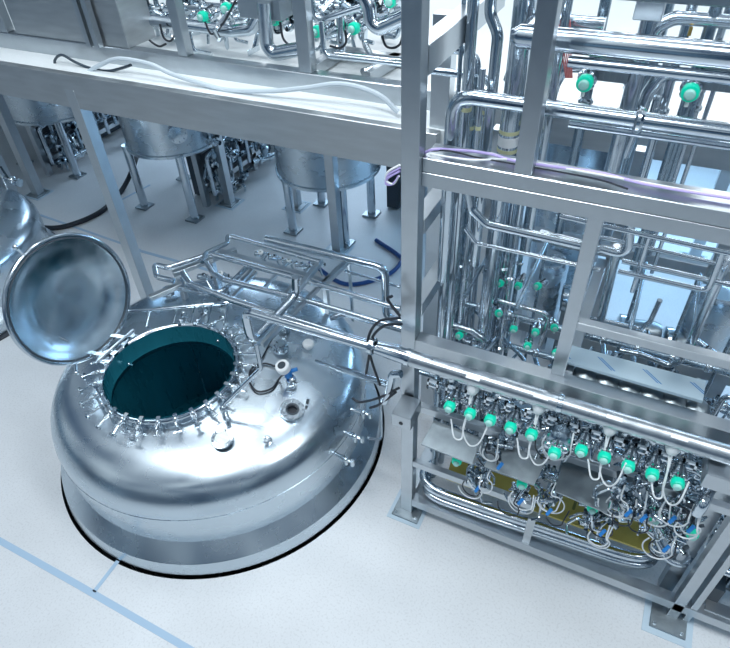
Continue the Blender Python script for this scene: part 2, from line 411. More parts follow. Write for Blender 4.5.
for nm, px, py, r in (('lid_handle', 19, 249, .016), ('lid_handle', 78, 367, .016)):
    d = (PX(px, py, LC.x - (0.1 if py < 300 else -.1)) - LC); d = (d - LN * d.dot(LN)).normalized()
    m = MB(); m.cyl(LC + d * (LR + .005), LC + d * (LR + .09), .012, 10); m.ball(LC + d * (LR + .10), .024, 12); m.build(nm, 'fine', lid)
# hinge
hg = MB()
for dy in (-.19, -.07, .07, .19):
    hg.box((HX - HR - .09, HY + dy - .025, 1.03), (HX - HR + .0, HY + dy + .025, 1.22))
hg.cyl((HX - HR - .07, HY - .25, 1.22), (HX - HR - .07, HY + .25, 1.22), .02, 12)
hinge = hg.build('hinge', 'fine', tank)
for dy in (-.13, .13):
    hg = MB()
    hg.bar((HX - HR - .07, HY + dy, 1.22), LC - Vector((.02, 0, LR - .05)) + Vector((0, dy, 0)), .04, .03)
    hg.tube([(HX - HR - .12, HY + dy - .05, 1.18), (HX - HR - .10, HY + dy + .05, 1.18)], .03, 10)
    hg.build('hinge_arm', 'fine', hinge)
lp = bpy.data.lights.new('added_vessel_fill', 'POINT'); lp.energy = 9; lp.color = (0.3, 0.9, 1.0); lp.shadow_soft_size = .05  # unseen point light added inside the tank to brighten its teal interior
lo = bpy.data.objects.new('added_vessel_fill', lp); C.objects.link(lo); lo.location = (TX + .55, TY + .6, .85)
# nozzles and fittings on the dome
def on_dome(px, py):
    z = 1.0
    for _ in range(12):
        p = PZ(px, py, z); z = dome_z(p.x, p.y)
    return PZ(px, py, z)
def dnorm(p):
    e = .02; return Vector((-(dome_z(p.x + e, p.y) - dome_z(p.x - e, p.y)) / (2 * e), -(dome_z(p.x, p.y + e) - dome_z(p.x, p.y - e)) / (2 * e), 1)).normalized()
def bolts(m, p, n, r, k, h=.02, br=.008):
    u, w, d = frame_of(n)
    for i in range(k):
        a = 2 * math.pi * i / k; q = p + (u * math.cos(a) + w * math.sin(a)) * r; m.cyl(q, q + d * h, br, 6)
p = on_dome(292, 412); n = dnorm(p)
m = MB().lathe([(.045, -.02), (.045, .05), (.10, .05), (.105, .045), (.105, .02), (.07, .015), (.065, -.02)], p, n, 28)
bolts(m, p + n * .045, n, .083, 8)
noz = m.build('flanged_nozzle', 'fine', tank, 30)
MB().lathe([(.044, .0), (.046, .051), (.058, .053)], p, n, 24).build('nozzle_seal', 'dark', noz)
MB().lathe([(0, .003), (.044, .003)], p, n, 24).build('nozzle_opening', 'black', noz)
p = on_dome(307, 405) + n * .03
m = MB().cyl(p, p + n * .05, .014, 10); m.build('small_port', 'dark', tank)
p = on_dome(267, 443); n = dnorm(p)
m = MB().lathe([(.03, -.02), (.03, .05), (.040, .052), (.040, .068), (.028, .072), (.024, .095), (0, .097)], p, n, 18).build('capped_nozzle', 'fine', tank)
p = on_dome(223, 441); n = dnorm(p)
m = MB().lathe([(.06, -.02), (.06, .03), (.088, .03), (.092, .04), (.088, .052), (.06, .055)], p, n, 28); bolts(m, p + n * .045, n, .076, 6)
sg = m.build('sight_port', 'fine', tank)
MB().lathe([(0, .058), (.045, .058), (.06, .052)], p, n, 24).build('sight_glass', 'glass', sg)
p = on_dome(308, 348); n = dnorm(p)
MB().lathe([(.03, -.02), (.03, .03), (.055, .035), (.058, .06), (.05, .075), (0, .078)], p, n, 8).build('white_port_cap', 'white', tank, 25)
for px, py, s in ((281, 352, .9), (284, 330, .7), (222, 300, .8), (205, 312, .8), (292, 386, .55), (170, 297, .8)):
    p = on_dome(px, py); n = dnorm(p)
    m = MB().lathe([(.05 * s, -.02), (.05 * s, .03), (.085 * s, .032), (.085 * s, .052), (.045 * s, .056), (.045 * s, .09), (.06 * s, .095), (.055 * s, .115), (0, .12)], p, n, 20)
    bolts(m, p + n * .05, n, .07 * s, 6, .016, .009)
    m.build('blind_nozzle', 'fine', tank, 30)
# side sampling cocks on the right flank
for px, py, z in ((366, 414, .86), (356, 437, .74), (345, 459, .60)):
    p = PZ(px, py, z); d = Vector((p.x - TX, p.y - TY, 0)).normalized(); q = Vector((TX, TY, z)) + d * 1.49
    m = MB().tube([q, q + d * .05, q + d * .05, q + d * .10], [.018, .018, .032, .032], 12)
    m.ball(q + d * .12, .028); m.cyl(q + d * .12, q + d * .12 + Vector((0, 0, -.07)), .014, 10)
    m.cyl(q + d * .12, q + d * .19, .012, 8); m.cyl(q + d * .19 + Vector((0, 0, -.03)), q + d * .19 + Vector((0, 0, .03)), .02, 10)
    m.build('sampling_cock', 'fine', tank)
q0 = Vector((TX, TY, .86)); d = Vector((math.cos(R_(-8)), math.sin(R_(-8)), 0))
#=================================================================== LEVEL TRANSMITTER
p = on_dome(291, 385); n = dnorm(p)
lt = thing('level_transmitter', p, 'white-headed blue level transmitter standing on the tank dome', 'sensor')
MB().lathe([(.03, .0), (.03, .06), (.045, .062), (.045, .085), (.02, .09), (.02, .13)], p, n, 18).build('stem', 'fine', lt)
q = p + Vector((-.01, 0, .16)); m = MB().cyl(q - Vector((0, 0, .05)), q + Vector((0, 0, .05)), .034, 16); m.cyl(q, q + Vector((.07, .05, .02)), .018, 10); m.build('housing', 'blue', lt)
q = q + Vector((-.025, -.02, .07)); hd = Vector((-.1, -.35, 1)).normalized()
MB().lathe([(.03, -.04), (.062, -.03), (.064, .025), (.056, .035), (.036, .036)], q, hd, 28).build('head', 'white', lt, 30)
MB().lathe([(.0, .030), (.037, .030), (.037, .037)], q, hd, 20).build('display', 'dark', lt)
def cable(pts, r, mat, label, cat='cable', group=None, name='cable', n=8):
    return tag(MB().tube(spline(pts, 7), r, n).build(name, mat), label, cat, group)
def dome_loop(pts): return [on_dome(x, y) + Vector((0, 0, .02)) for x, y in pts]
cable([lt.location + Vector((-.05, -.02, .13))] + dome_loop([(279, 381), (272, 390), (258, 393), (250, 383), (252, 370), (265, 365), (278, 369)]), .009, 'black', 'black sensor cable coiled on the dome beside the white-headed transmitter')
cable(dome_loop([(250, 378), (262, 360), (270, 345)]) + [PZ(276, 334, 1.3)], .007, 'black', 'thin black cable running up the dome behind the transmitter')
#=================================================================== SECOND TANK, far left
c2 = Vector((-8.38, 3.35, 0))
t2 = thing('process_tank', c2, 'partly seen domed steel tank at the left edge behind the open lid', 'tank')
MB().lathe([(1.50, .30)] + SP, c2, n=96).build('tank_body', 'tank', t2, 40)
MB().lathe([(1.497, .295), (1.62, .16), (1.625, .15), (1.625, .035), (1.60, .02)], c2, n=96).build('base_flange', 'tank', t2, 25)
MB().lathe([(1.60, .03), (1.69, .015), (1.69, .0)], c2, n=96).build('gap_shade_ring', 'black', t2, 25)  # black ring painted in place of the dark floor gap round the tank
#=================================================================== HANGING VESSELS BELOW THE PLATFORM
def vessel(cx, cy, r, zb, label, feet, clevis=True):
    t = thing('hanging_vessel', (cx, cy, 0), label, 'vessel')
    pr = [(0, zb - .10), (r * .4, zb - .085), (r * .75, zb - .045), (r * .95, zb), (r * 1.0, zb + .02), (r * 1.03, zb + .03), (r * 1.03, zb + .07), (r, zb + .08), (r, 2.97)]
    MB().lathe(pr, (cx, cy, 0), n=72).build('vessel_body', 'tank', t, 30)
    for (x, y) in feet:
        l = MB().cyl((x, y, .03), (x, y, zb + .06), .065, 14).build('leg', 'pipe', t)
        MB().box((x - .11, y - .11, .0), (x + .11, y + .11, .03)).build('foot_plate', 'plate', l)
    return t
def feet4(cx, cy, d): return [(cx - d, cy - d), (cx + d, cy - d), (cx - d, cy + d), (cx + d, cy + d)]
v2 = vessel(-6.78, 6.75, .72, 1.02, 'cylindrical steel vessel under the platform left of the middle, on four legs', feet4(-6.78, 6.75, .52))
v3 = vessel(-4.16, 6.98, .74, .92, 'cylindrical steel vessel under the platform nearest the tall front post', feet4(-4.16, 6.98, .45))
v1 = vessel(-9.9, 7.3, .95, .95, 'wide steel vessel under the platform at the left edge of the photo', feet4(-9.9, 7.3, .68))
mh = MB().lathe([(.11, -.05), (.11, .04), (.135, .045), (.135, .065), (.09, .07), (0, .075)], (-6.78 + .55, 6.75 - .47, 1.42), (.76, -.65, 0), 20); bolts(mh, V(-6.78 + .55, 6.75 - .47, 1.42) + V(.76, -.65, 0) * .07, (.76, -.65, 0), .11, 8)
mh.build('side_port', 'fine', v2)
#=================================================================== SKID FRAME
YF = 2.82
def post(mb_name, x, y, z0, z1, w, d, parent, mat='frame'):
    return MB().box((x - w / 2, y, z0), (x + w / 2, y + d, z1)).build(mb_name, mat, parent, bevel=.003)
frame = thing('skid_frame', (-1.16, YF, 0), 'tall welded steel frame that carries the valve skid and pipework on the right', 'frame')
xl = -1.165; xr = 1.11
post('post', xl, YF, .02, 5.4, .105, .10, frame)
post('post', xr, YF, .02, 3.4, .075, .09, frame); post('post', xr + .10, YF + .01, .02, 3.4, .045, .09, frame)
def beamX(z, h, x0, x1, y, d=.10, nm='cross_beam', mat='frame', par=None, bev=.003):
    return MB().box((x0, y, z - h), (x1, y + d, z)).build(nm, mat, par or frame, bevel=bev)
beamX(3.497, .085, xl + .053, 3.2, YF + .05, .20, bev=.004); beamX(3.410, .085, xl + .053, 3.2, YF + .05, .20, bev=.002)
beamX(2.18, .10, xl + .053, 3.2, YF, .10)
beamX(.228, .10, xl + .053, 3.2, YF, .09)
beamX(1.52, .07, xl + .053, xr - .04, YF, .05); beamX(.80, .07, xl + .053, -.1, YF, .05)
# depth beams at the left end
for z, h in ((4.06, .15), (3.06, .10), (2.40, .10), (.23, .1)):
    MB().box((xl - .05, YF + .12, z - h), (xl + .05, 4.3, z)).build('side_beam', 'frame', frame, bevel=.003)
bp = PY(438, 100, 4.05)
MB().box((bp.x - .06, 4.05, .02), (bp.x + .08, 4.17, 3.9)).build('post', 'frame', frame, bevel=.003)
# upper strut standing on the long beam, mid strut between the beams
p0 = PY(525, 163, 2.9)
MB().box((p0.x - .045, 2.88, 3.497), (p0.x + .045, 2.98, 5.2)).build('upright', 'frame', frame, bevel=.003)
MB().box((-.205, 2.88, 2.18), (-.125, 2.95, 3.33)).build('upright', 'frame', frame, bevel=.003)
beamX(2.62, .06, -.13, 3.0, 2.90, .06)
# rear frame
for x in (-1.1, -.1, .95, 2.1): MB().box((x, 4.25, .02), (x + .10, 4.35, 3.1)).build('rear_post', 'frame', frame, bevel=.003)
for z in (2.35, 1.4, .3): MB().box((-1.15, 4.20, z - .1), (3.2, 4.28, z)).build('rear_beam', 'frame', frame, bevel=.003)
for z, x in ((2.2, -.16), (2.1, .95), (2.6, .95)): MB().box((x, YF + .1, z - .08), (x + .08, 4.25, z)).build('side_beam', 'frame', frame, bevel=.003)
ux = PY(525, 545, 2.84).x
MB().box((ux - .03, 2.84, .20), (ux + .03, 2.90, .58)).build('upright', 'frame', frame)
ux = PY(671, 580, 3.0).x
MB().box((ux - .05, 3.0, .02), (ux + .05, 3.1, 1.5)).build('upright', 'frame', frame)
def base_plate(x, y, par, s=.25, gs=.32):
    p = MB().box((x - s / 2, y - s / 2, .004), (x + s / 2, y + s / 2, .022)); b = p.build('base_plate', 'plate', par, bevel=.003)
    MB().box((x - gs / 2, y - gs / 2, .0), (x + gs / 2, y + gs / 2, .006)).build('grout_pad', 'grout', b)
    for i in (-1, 1):
        for j in (-1, 1): MB().cyl((x + i * s * .38, y + j * s * .38, .02), (x + i * s * .38, y + j * s * .38, .035), .012, 6).build('anchor_bolt', 'fine', b)
base_plate(-1.15, 2.86, frame); base_plate(xr - .02, 2.81, frame, .26, .36)
#=================================================================== PLATFORM FRAME
pf = thing('raised_platform', (-5.12, 4.0, 0), 'long steel beams and posts carrying the raised white platform behind the tanks', 'frame')
MB().box((-14, 3.94, 2.81), (-1.42, 4.02, 3.135)).build('fascia_beam', 'fascia', pf, bevel=.004)
MB().box((-1.30, 4.70, 2.85), (12, 4.75, 3.135)).build('fascia_beam', 'fascia', pf, bevel=.004)
def pcol(px, py, y, w=.12, z1=2.95, z0=.02):
    p = PY(px, py, y) if z0 else None
    return p
for (x, y, w) in ((-5.14, 4.0, .125), (-9.37, 5.86, .15), (-3.74, 6.35, .13), (-6.04, 6.87, .13), (-4.95, 7.2, .13), (-2.9, 7.6, .13), (-8.0, 4.0, .12), (-9.2, 9.5, .14), (-6.5, 9.8, .14), (-1.0, 8.3, .14), (.9, 8.0, .14), (2.6, 7.4, .14)):
    MB().box((x - w / 2, y - w / 2, .02), (x + w / 2, y + w / 2, 2.99)).build('platform_post', 'frame', pf, bevel=.003)
    if (x, y) != (-5.14, 4.0): base_plate(x, y, pf, .28, .36)
#=================================================================== PIPE BRIDGE OVER THE TANK
# heights are real: the bridge runs about 1 m above the dome
def L(y, *pp): return [PY(px, py, y) for px, py in pp]
def LZ(z, *pp): return [PZ(px, py, z) for px, py in pp]
YD = 2.66
a = PY(245, 312, YD); b = PY(402, 361, YD); e = PY(714, 450, YD)
dz = 2.14
t = thing('conduit_pipe', b, 'thick polished conduit pipe crossing in front of the frame with white cable glands below', 'pipe')
MB().tube([(b.x + .05, YD, dz + .03), (e.x + .1, YD, dz + .03)], .055, 20).build('conduit_run', 'conduit', t)
MB().tube([(b.x - .22, YD, dz + .02), (b.x - .04, YD, dz + .03), (b.x + .05, YD, dz + .03)], [.036, .055, .055], 20).build('reducer', 'pipe', t)
for x in (b.x + .05, b.x - .22, (b.x + e.x) / 2 + .1):
    MB().lathe([(.05, -.02), (.062, -.015), (.062, .015), (.05, .02)], (x, YD, dz + .03), (1, 0, 0), 20).build('collar', 'fine', t)
u1 = Vector((a.x, YD, dz))
low = Vector((a.x + .02, YD - .02, dz - .30)); back = Vector((a.x + .04, YD + .62, dz - .30))
pipe_thing([(b.x - .22, YD, dz + .02), u1, low, back, back + Vector((.02, 0, .2))], .036, 'thick polished pipe bent down over the open hatch from the bridge above the tank', bend=.09)
q1 = PY(256, 347, YD - .02); q2 = PZ(261, 368, 1.62); q3 = on_dome(226, 416) + Vector((0, 0, .10))
pipe_thing([low + Vector((.04, 0, -.01)), q2, q3 + Vector((.02, .02, .06)), q3], .018, 'thin bent pipe sloping from the bridge down to a cock on the dome', bend=.05)
fit = thing('sample_cock', on_dome(226, 424), 'small polished cock on the dome beside the round sight port', 'valve')
m = MB().cyl(q3 + V(0, 0, .03), on_dome(226, 418), .024, 12); m.ball(q3, .035); m.build('cock_body', 'fine', fit)
MB().cyl(q3 + V(.0, 0, -.03), q3 + V(.07, -.06, -.05), .022, 12).build('spout', 'fine', fit)
# long pipes of the bridge, all running to the skid
ZB = 2.0
BR = [
 ([(174, 281), (157, 277), (154, 264), (168, 268), (211, 254), (300, 279), (400, 309)], 1.45, .026, 'slim polished pipe with a zigzag start at the far left end of the pipe bridge'),
 ([(183, 273), (190, 284), (205, 290), (232, 300), (364, 342), (402, 349)], 1.52, .030, 'polished pipe running the whole bridge just behind the thick conduit'),
 ([(206, 262), (213, 273), (225, 280), (300, 299), (402, 329)], 1.42, .026, 'polished bridge pipe second from the thick conduit, kinked at its left end'),
 ([(178, 288), (200, 293), (222, 292), (246, 268), (262, 262)], 1.34, .024, 'short bent pipe below the kinked ends of the bridge pipes'),
 ([(202, 262), (206, 253), (228, 243), (227, 235), (320, 262)], 1.60, .021, 'thin rail pipe above the bridge that steps up at its left end'),
 ([(330, 318), (345, 314), (402, 330)], 1.3, .024, 'short pipe under the bridge running to the tall front post'),
]
for pp, z, r, lab in BR: pipe_thing(LZ(z, *pp), r * 1.12, lab, bend=r * 3)
g = PZ(385, 268, 1.60); g2 = PY(385, 317, g.y)
pipe_thing([PZ(266, 239, 1.60), g, Vector((g.x, g.y, g2.z)), Vector((g.x + .35, g.y, g2.z))], .040, 'thick rear pipe of the bridge that turns straight down beside the tall post', bend=.10)
pipe_thing(LZ(1.35, (345, 271), (400, 287)), .016, 'slim short pipe behind the bridge joining the tall post')
# ring main round the back of the hatch
rm = LZ(1.32, (128, 311), (150, 310), (190, 306), (246, 301)); 
t = thing('ring_main_pipe', rm[0], 'straight thin pipe lying across the dome just behind the hatch', 'pipe')
MB().tube(rm, .016, 10).build('pipe_run', 'pipe', t)
for i, x in enumerate((150, 177, 195, 212, 228)):
    p = PZ(x, 309 - i * 1.5, 1.32); q = on_dome(x - 4, 322 + (i - 2) ** 2)
    MB().cyl(p, q, .010, 8).build('drop_pipe', 'fine', t)
# bridge support: channels
br = thing('pipe_support', PZ(330, 312, 1.1), 'welded steel channel support carrying the pipe bridge above the dome', 'support')
def chan(pts, w=.06, h=.05, nm='channel', mat='frame'):
    for a_, b_ in zip(pts, pts[1:]): MB().bar(a_, b_, w, h).build(nm, mat, br, bevel=.003)
chan(LZ(1.36, (150, 298), (182, 284))); chan(LZ(1.38, (173, 274), (236, 250))); chan(LZ(1.38, (219, 252), (312, 278)), .065)
chan(LZ(1.38, (312, 278), (327, 284))); chan(LZ(1.42, (324, 284), (347, 262)), .055); chan(LZ(1.56, (321, 261), (254, 344)), .05); chan(LZ(1.42, (338, 268), (262, 345)), .035)
for (px, py, z) in ((325, 284, 1.38), (179, 277, 1.38), (212, 262, 1.38)):
    p = PZ(px, py, z); chan([Vector((p.x, p.y, dome_z(p.x, p.y) - .02)), p], .05, .05, 'support_leg')
p = PZ(349, 262, 1.40); chan([Vector((p.x, p.y, .6)), p], .03, .03, 'support_leg')
for px, py in ((240, 283), (262, 290), (283, 296), (230, 300)):
    p = PZ(px, py, 1.30); q = PZ(px + 26, py - 28, 1.30); chan([p, q], .035, .03)
for k, (px, py) in enumerate(((262, 262), (276, 266), (290, 270), (303, 274), (318, 272), (205, 285), (222, 283))):
    p = PZ(px, py - 8, 1.28); t = thing('manifold_cock', p, 'small white-capped cock hanging behind the pipe bridge over the dome', 'valve', 'small cocks behind the pipe bridge')
    MB().lathe([(.018, -.09), (.03, -.08), (.034, -.02), (.03, .03), (.018, .035), (.018, .08)], p, (1, .15, .1), 12).build('cock_body', 'fine', t)
    MB().lathe([(.014, .0), (.026, .01), (.028, .05), (.012, .06)], p, (.1, -.5, 1), 10).build('cap', 'white' if k % 2 == 0 else 'fine', t)
    MB().cyl(p, p + V(.02, .03, -.16), .012, 8).build('drain_tube', 'fine', t)
def grow_clamp(p, d, r, par): MB().lathe([(r, -.02), (r * 1.5, -.008), (r * 1.5, .008), (r, .02)], p, d, 14).build('clamp', 'fine', par)
# small valves with wiring behind the bridge
#=================================================================== PNEUMATIC VALVES
def make_valve(par=None):
    v = thing('pneumatic_valve', (0, 0, 0), 'x', 'valve', None)
    m = MB().lathe([(.0, .0), (.022, .0), (.022, .03), (.034, .034), (.034, .046), (.022, .05)], (0, 0, 0), (0, -1, 0), 16)
    m.build('valve_body', 'fine', v)
    m = MB().lathe([(.026, .048), (.026, .06), (.044, .064), (.047, .105), (.044, .118), (.030, .124), (.026, .150)], (0, 0, 0), (0, -1, 0), 18)
    act = m.build('actuator', 'fine', v)
    for a in (40, 140, 220, 320):
        m = MB(); c = V(.036 * math.cos(R_(a)), -.132, .036 * math.sin(R_(a))); m.lathe([(0, -.016), (.013, -.012), (.015, 0), (.013, .012), (0, .016)], c, (0, -1, 0), 8); m.build('air_port', 'fine', act)
    MB().lathe([(.026, .148), (.037, .150), (.038, .158), (.038, .182), (.034, .190), (.022, .192), (.022, .15)], (0, 0, 0), (0, -1, 0), 24).build('indicator_ring', 'ring', v)
    cp = MB().lathe([(.022, .188), (.024, .192), (.024, .202), (.018, .210), (0, .212)], (0, 0, 0), (0, -1, 0), 18).build('indicator_cap', 'cap', v)
    MB().cyl((0, -.165, -.030), (0, -.17, -.062), .009, 10).build('connector', 'white', v)
    MB().cyl((0, -.13, .04), (0, -.06, .055), .008, 8).build('air_tube', 'dark', v)
    return v
proto = make_valve(); KM = kidmap(proto); used = [False]
def put_valve(p, label, scale=1.0, rz=0.0, rx=0.0, group=None):
    if not used[0]: o = proto; used[0] = True
    else: o = copy_tree(proto, None, KM)
    o.location = p; o.scale = (scale,) * 3; o.rotation_euler = (rx, 0, rz); o['label'] = label
    if group: o['group'] = group
    elif 'group' in o: del o['group']
    return o
ordn = ['leftmost', 'second', 'third', 'fourth', 'fifth', 'sixth', 'seventh', 'eighth', 'ninth', 'tenth', 'eleventh', 'twelfth', 'thirteenth', 'fourteenth']
YR = 2.55
front = [(449, 408), (469.5, 415), (489.5, 421.5), (510, 429), (531, 436), (554, 454.5), (581, 452), (604, 459), (628, 468), (652, 476), (677.5, 485)]
for i, (px, py) in enumerate(front):
    p = PY(px, py, YR if i != 5 else YR - .08); big = i == 5
    lab = ('leftmost green-ringed pneumatic valve of the upper front row' if i == 0 else f'green-ringed pneumatic valve, {ordn[i]} from the left in the upper front row') if not big else 'larger green-ringed pneumatic valve with wide steel actuator in the upper front row'
    if i == 10: lab = 'rightmost green-ringed pneumatic valve of the upper front row, beside the curved pipe'
    s = 1.0
    v = put_valve(p + V(0, .18, 0), lab, s, group='upper front row of green-ringed valves')
    v.location.y = p.y + .18
    if big:
        m = MB().lathe([(.03, .0), (.06, .01), (.075, .03), (.075, .09), (.06, .11), (.03, .12)], v.location + V(0, .02, .01), (0, -1, 0), 24)
        t = thing('actuator_drum', v.location + V(0, .02, .01), 'wide domed steel drum behind the larger green-ringed valve', 'actuator')
        m.build('drum', 'darkpipe', t)
        for sx in (-.05, .05): MB().ball(v.location + V(sx, -.10, -.02), .028).build('end_knob', 'fine', t)
low = [(453, 461, .0), (518, 484, .0), (588.5, 508, .05), (651, 518, .05), (688, 534, 0), (650, 517, .3)]
LOWL = ['lower green-ringed valve under the left drip plate above the olive tray', 'lower green-ringed valve under the middle drip plate above the olive tray', 'lower green-ringed valve under the right drip plate', 'lower green-ringed valve right of the right drip plate', 'lowest right green-ringed valve hanging under the grey curved pipe']
for (px, py, dy), lab in zip(low, LOWL):
    p = PY(px, py, 2.66 + dy); put_valve(p + V(0, .18, 0), lab, 1.0, rz=.15)
#--- manifold behind the front row
for k, (z, y, r) in enumerate(((1.90, 2.86, .030), (1.99, 2.93, .022), (1.80, 2.97, .028), (1.70, 2.91, .018))):
    pipe_thing([(-1.0, y, z), (1.0, y, z)], r, ['manifold pipe directly behind the upper row of green-ringed valves', 'slim manifold pipe above and behind the upper valve row', 'manifold pipe below and behind the upper valve row', 'thin lower manifold pipe behind the drip plates'][k], mat='darkpipe' if k else 'pipe', name='manifold_pipe', clamps=[.08 + .083 * j for j in range(11)])
x = -.93; j = 0
while x < .98:
    # rectangular union brackets between the valves
    t = thing('union_bracket', (x, 2.74, 1.93), 'small steel union bracket between two valves of the upper front row', 'bracket', 'union brackets between the upper valves')
    m = MB(); m.box((x - .04, 2.70, 1.95), (x + .04, 2.72, 1.965)); m.box((x - .04, 2.70, 1.905), (x + .04, 2.72, 1.92)); m.box((x - .04, 2.70, 1.905), (x - .027, 2.72, 1.965)); m.box((x + .027, 2.70, 1.905), (x + .04, 2.72, 1.965))
    m.build('bracket_frame', 'fine', t); MB().cyl((x, 2.72, 1.935), (x, 2.84, 1.93), .014, 8).build('bracket_stem', 'darkpipe', t)
    x += .135; j += 1
#--- glands and white cables
gl = [(473, 389), (539, 408), (610, 429), (673, 448)]
for i, (px, py) in enumerate(gl):
    p = PY(px, py, YD - .01); p.z = min(p.z, dz - .045)
    g = thing('cable_gland', p, f'white cable gland under the thick conduit, {["leftmost", "second from the left", "third from the left", "rightmost"][i]}', 'gland')
    MB().lathe([(.0, .06), (.034, .06), (.040, .045), (.042, .0), (.034, -.02), (.026, -.035), (0, -.036)], p, (0, .25, 1), 12).build('gland_body', 'white', g, 25)
    MB().box(p + V(-.045, -.05, .135), p + V(.045, -.02, .14)).build('gland_label', 'white', g)
    yy = p.y - .06
    for sgn, dx, dd, vi in ((-1, -11, 50, None), (1, 8, 56, None)):
        tgt = PY(px + (-22 if sgn < 0 else 16), py + (30 if sgn < 0 else 34), YR - .0)
        bot = PY(px + (-12 if sgn < 0 else -4), py + dd, yy - .06); b2 = PY(px + (-19 if sgn < 0 else 6), py + dd - 2, YR - .05)
        cable([p + V(.008 * sgn, -.01, -.03), PY(px - 6, py + 25, yy), PY(px - 10, py + 42, yy - .04), bot, b2, tgt], .0055, 'white', f'white cable looping {"left" if sgn < 0 else "right"} from the {["leftmost", "second", "third", "rightmost"][i]} conduit gland to a valve')
# trays
def quad_plate(pts, th, name, mat, label, cat):
    pts = [V(p) for p in pts]; m = MB(); vs = pts + [p - V(0, 0, th) for p in pts]
    m.add(vs, [(0, 1, 2, 3), (7, 6, 5, 4), (0, 4, 5, 1), (1, 5, 6, 2), (2, 6, 7, 3), (3, 7, 4, 0)])
    return tag(m.build(name, mat), label, cat)
TZ = 1.40
def tray(x0p, x1p, lab):
    a, b, c_, d_ = x0p[0], x1p[0], x1p[1], x0p[1]
    quad_plate([PZ(*a, TZ), PZ(*b, TZ), PZ(*c_, TZ - .05), PZ(*d_, TZ - .05)], .012, 'drip_plate', 'plate', lab, 'plate')
tray(((434, 420), (421, 444)), ((482, 438), (472, 464)), 'square steel drip plate under the left end of the upper valve row')
tray(((497, 440), (484, 466)), ((546, 461), (534, 485)), 'square steel drip plate under the middle of the upper valve row')
tray(((566, 449), (555, 491)), ((614, 471), (607, 513)), 'square steel drip plate under the right half of the upper valve row')
quad_plate([PZ(452, 458, .62), PZ(660, 528, .62), PZ(650, 552, .62), PZ(446, 478, .62)], .02, 'drip_tray', 'olive', 'long olive-coloured drip tray low inside the skid', 'tray')
# low U pipes at the bottom of the skid
for k, (z, r, off, lab) in enumerate(((.40, .042, 0, 'thick polished pipe curving low along the front of the skid, the inner one'), (.30, .030, 8, 'polished pipe curving low along the front of the skid, just above the bottom rail'))):
    pts = [PZ(434 + off * .4, 462 + off, z), PZ(424 + off * .3, 474 + off, z), PZ(432, 488 + off, z), PZ(470, 503 + off, z), PZ(560, 533 + off, z), PZ(620, 553 + off, z), PZ(648, 556 + off, z), PZ(658, 542 + off, z), PZ(650, 530 + off, z)]
    pipe_thing(pts, r, lab, soft=True, clamps=(.5,))
pipe_thing([PZ(640, 530, .75), PZ(652, 530, .75), PZ(668, 560, .6), PZ(684, 566, .6), PZ(694, 552, .6)], .026, 'polished bent pipe at the lower right of the skid beside the end post', bend=.08)
pipe_thing(LZ(1.75, (680, 465), (700, 470), (712, 484), (703, 504)) + [PY(697, 513, 2.62)], .034, 'grey curved pipe elbow above the lowest right valve', bend=.10)
# junction boxes
def jbox(lo, hi, label, name='junction_box', mat='frame', hole=True):
    lo, hi = V(lo), V(hi); t = thing(name, V((lo.x + hi.x) / 2, (lo.y + hi.y) / 2, lo.z), label, 'box')
    MB().box(lo, hi).build('housing', mat, t, bevel=.004)
    if hole:
        c = V((lo.x + hi.x) / 2, lo.y, (lo.z + hi.z) / 2 - .01); MB().cyl(c, c - V(0, .004, 0), .016, 14).build('cable_hole', 'black', t)
    return t
p = PY(402, 420, 2.62)
jbox((p.x - .075, 2.60, p.z - .07), (p.x + .075, 2.81, p.z + .06), 'square steel junction box with a black hole on the tall front post')
a = PZ(707, 474, 2.10); b = PZ(722, 451, 2.10)
jbox((a.x, a.y, 1.98), (a.x + .4, b.y, 2.10), 'steel box closing the right end of the thick conduit', hole=False)
# film covered panel and domed covers behind it
quad_plate([PZ(567, 344, 2.25), PZ(706, 381, 2.25), PZ(703, 401, 2.25), PZ(565, 361, 2.25)], .02, 'cover_panel', 'film', 'flat steel panel in pale film with blue diagonal stripes inside the skid', 'panel')
for i, (px, py) in enumerate(((585, 378), (606, 384), (628, 391), (650, 397), (672, 404), (694, 411))):
    p = PY(px, py, 3.02); t = thing('motor_cover', p, 'rounded steel cover with a slot below the blue-striped panel', 'cover', 'rounded steel covers below the striped panel')
    MB().lathe([(.085, -.25), (.085, .02), (.075, .05), (.05, .07), (0, .078)], p, (0, -.3, 1), 24).build('cover_shell', 'plate', t)
    MB().cyl(p + V(0, -.088, -.02), p + V(0, -.092, .03), .012, 8).build('slot', 'dark', t)
#=================================================================== TALL PIPES AT THE LEFT END OF THE SKID
def vpipe(px, py, y, z0, z1, r, label, mat='pipe', bands=(), clamps=(), group=None):
    p = PY(px, py, y); t = thing('riser_pipe', (p.x, y, z0), label, 'pipe', group)
    MB().cyl((p.x, y, z0), (p.x, y, z1), r, 18).build('pipe_run', mat, t)
    for z in bands: MB().cyl((p.x, y, z - .012), (p.x, y, z + .012), r + .0015, 18).build('label_band', 'band', t)
    for z in clamps: MB().lathe([(r * .9, -.02), (r * 1.5, -.008), (r * 1.5, .008), (r * .9, .02)], (p.x, y, z), (0, 0, 1), 16).build('clamp', 'fine', t)
    return t
vpipe(474, 0, 3.30, .25, 5.0, .030, 'tall polished riser pipe nearest the front post above the long beam', bands=(3.62,))
vpipe(447, 250, 3.15, .25, 3.34, .030, 'bright riser pipe just right of the tall front post below the long beam', clamps=(.6,))
vpipe(494, 250, 3.35, .35, 3.34, .032, 'bright riser pipe standing clear behind the lower beams', clamps=(1.7, 1.2))
vpipe(512, 110, 3.55, .5, 4.35, .062, 'thickest riser pipe with a white label between two yellow bands', bands=(3.42, 3.30), clamps=())
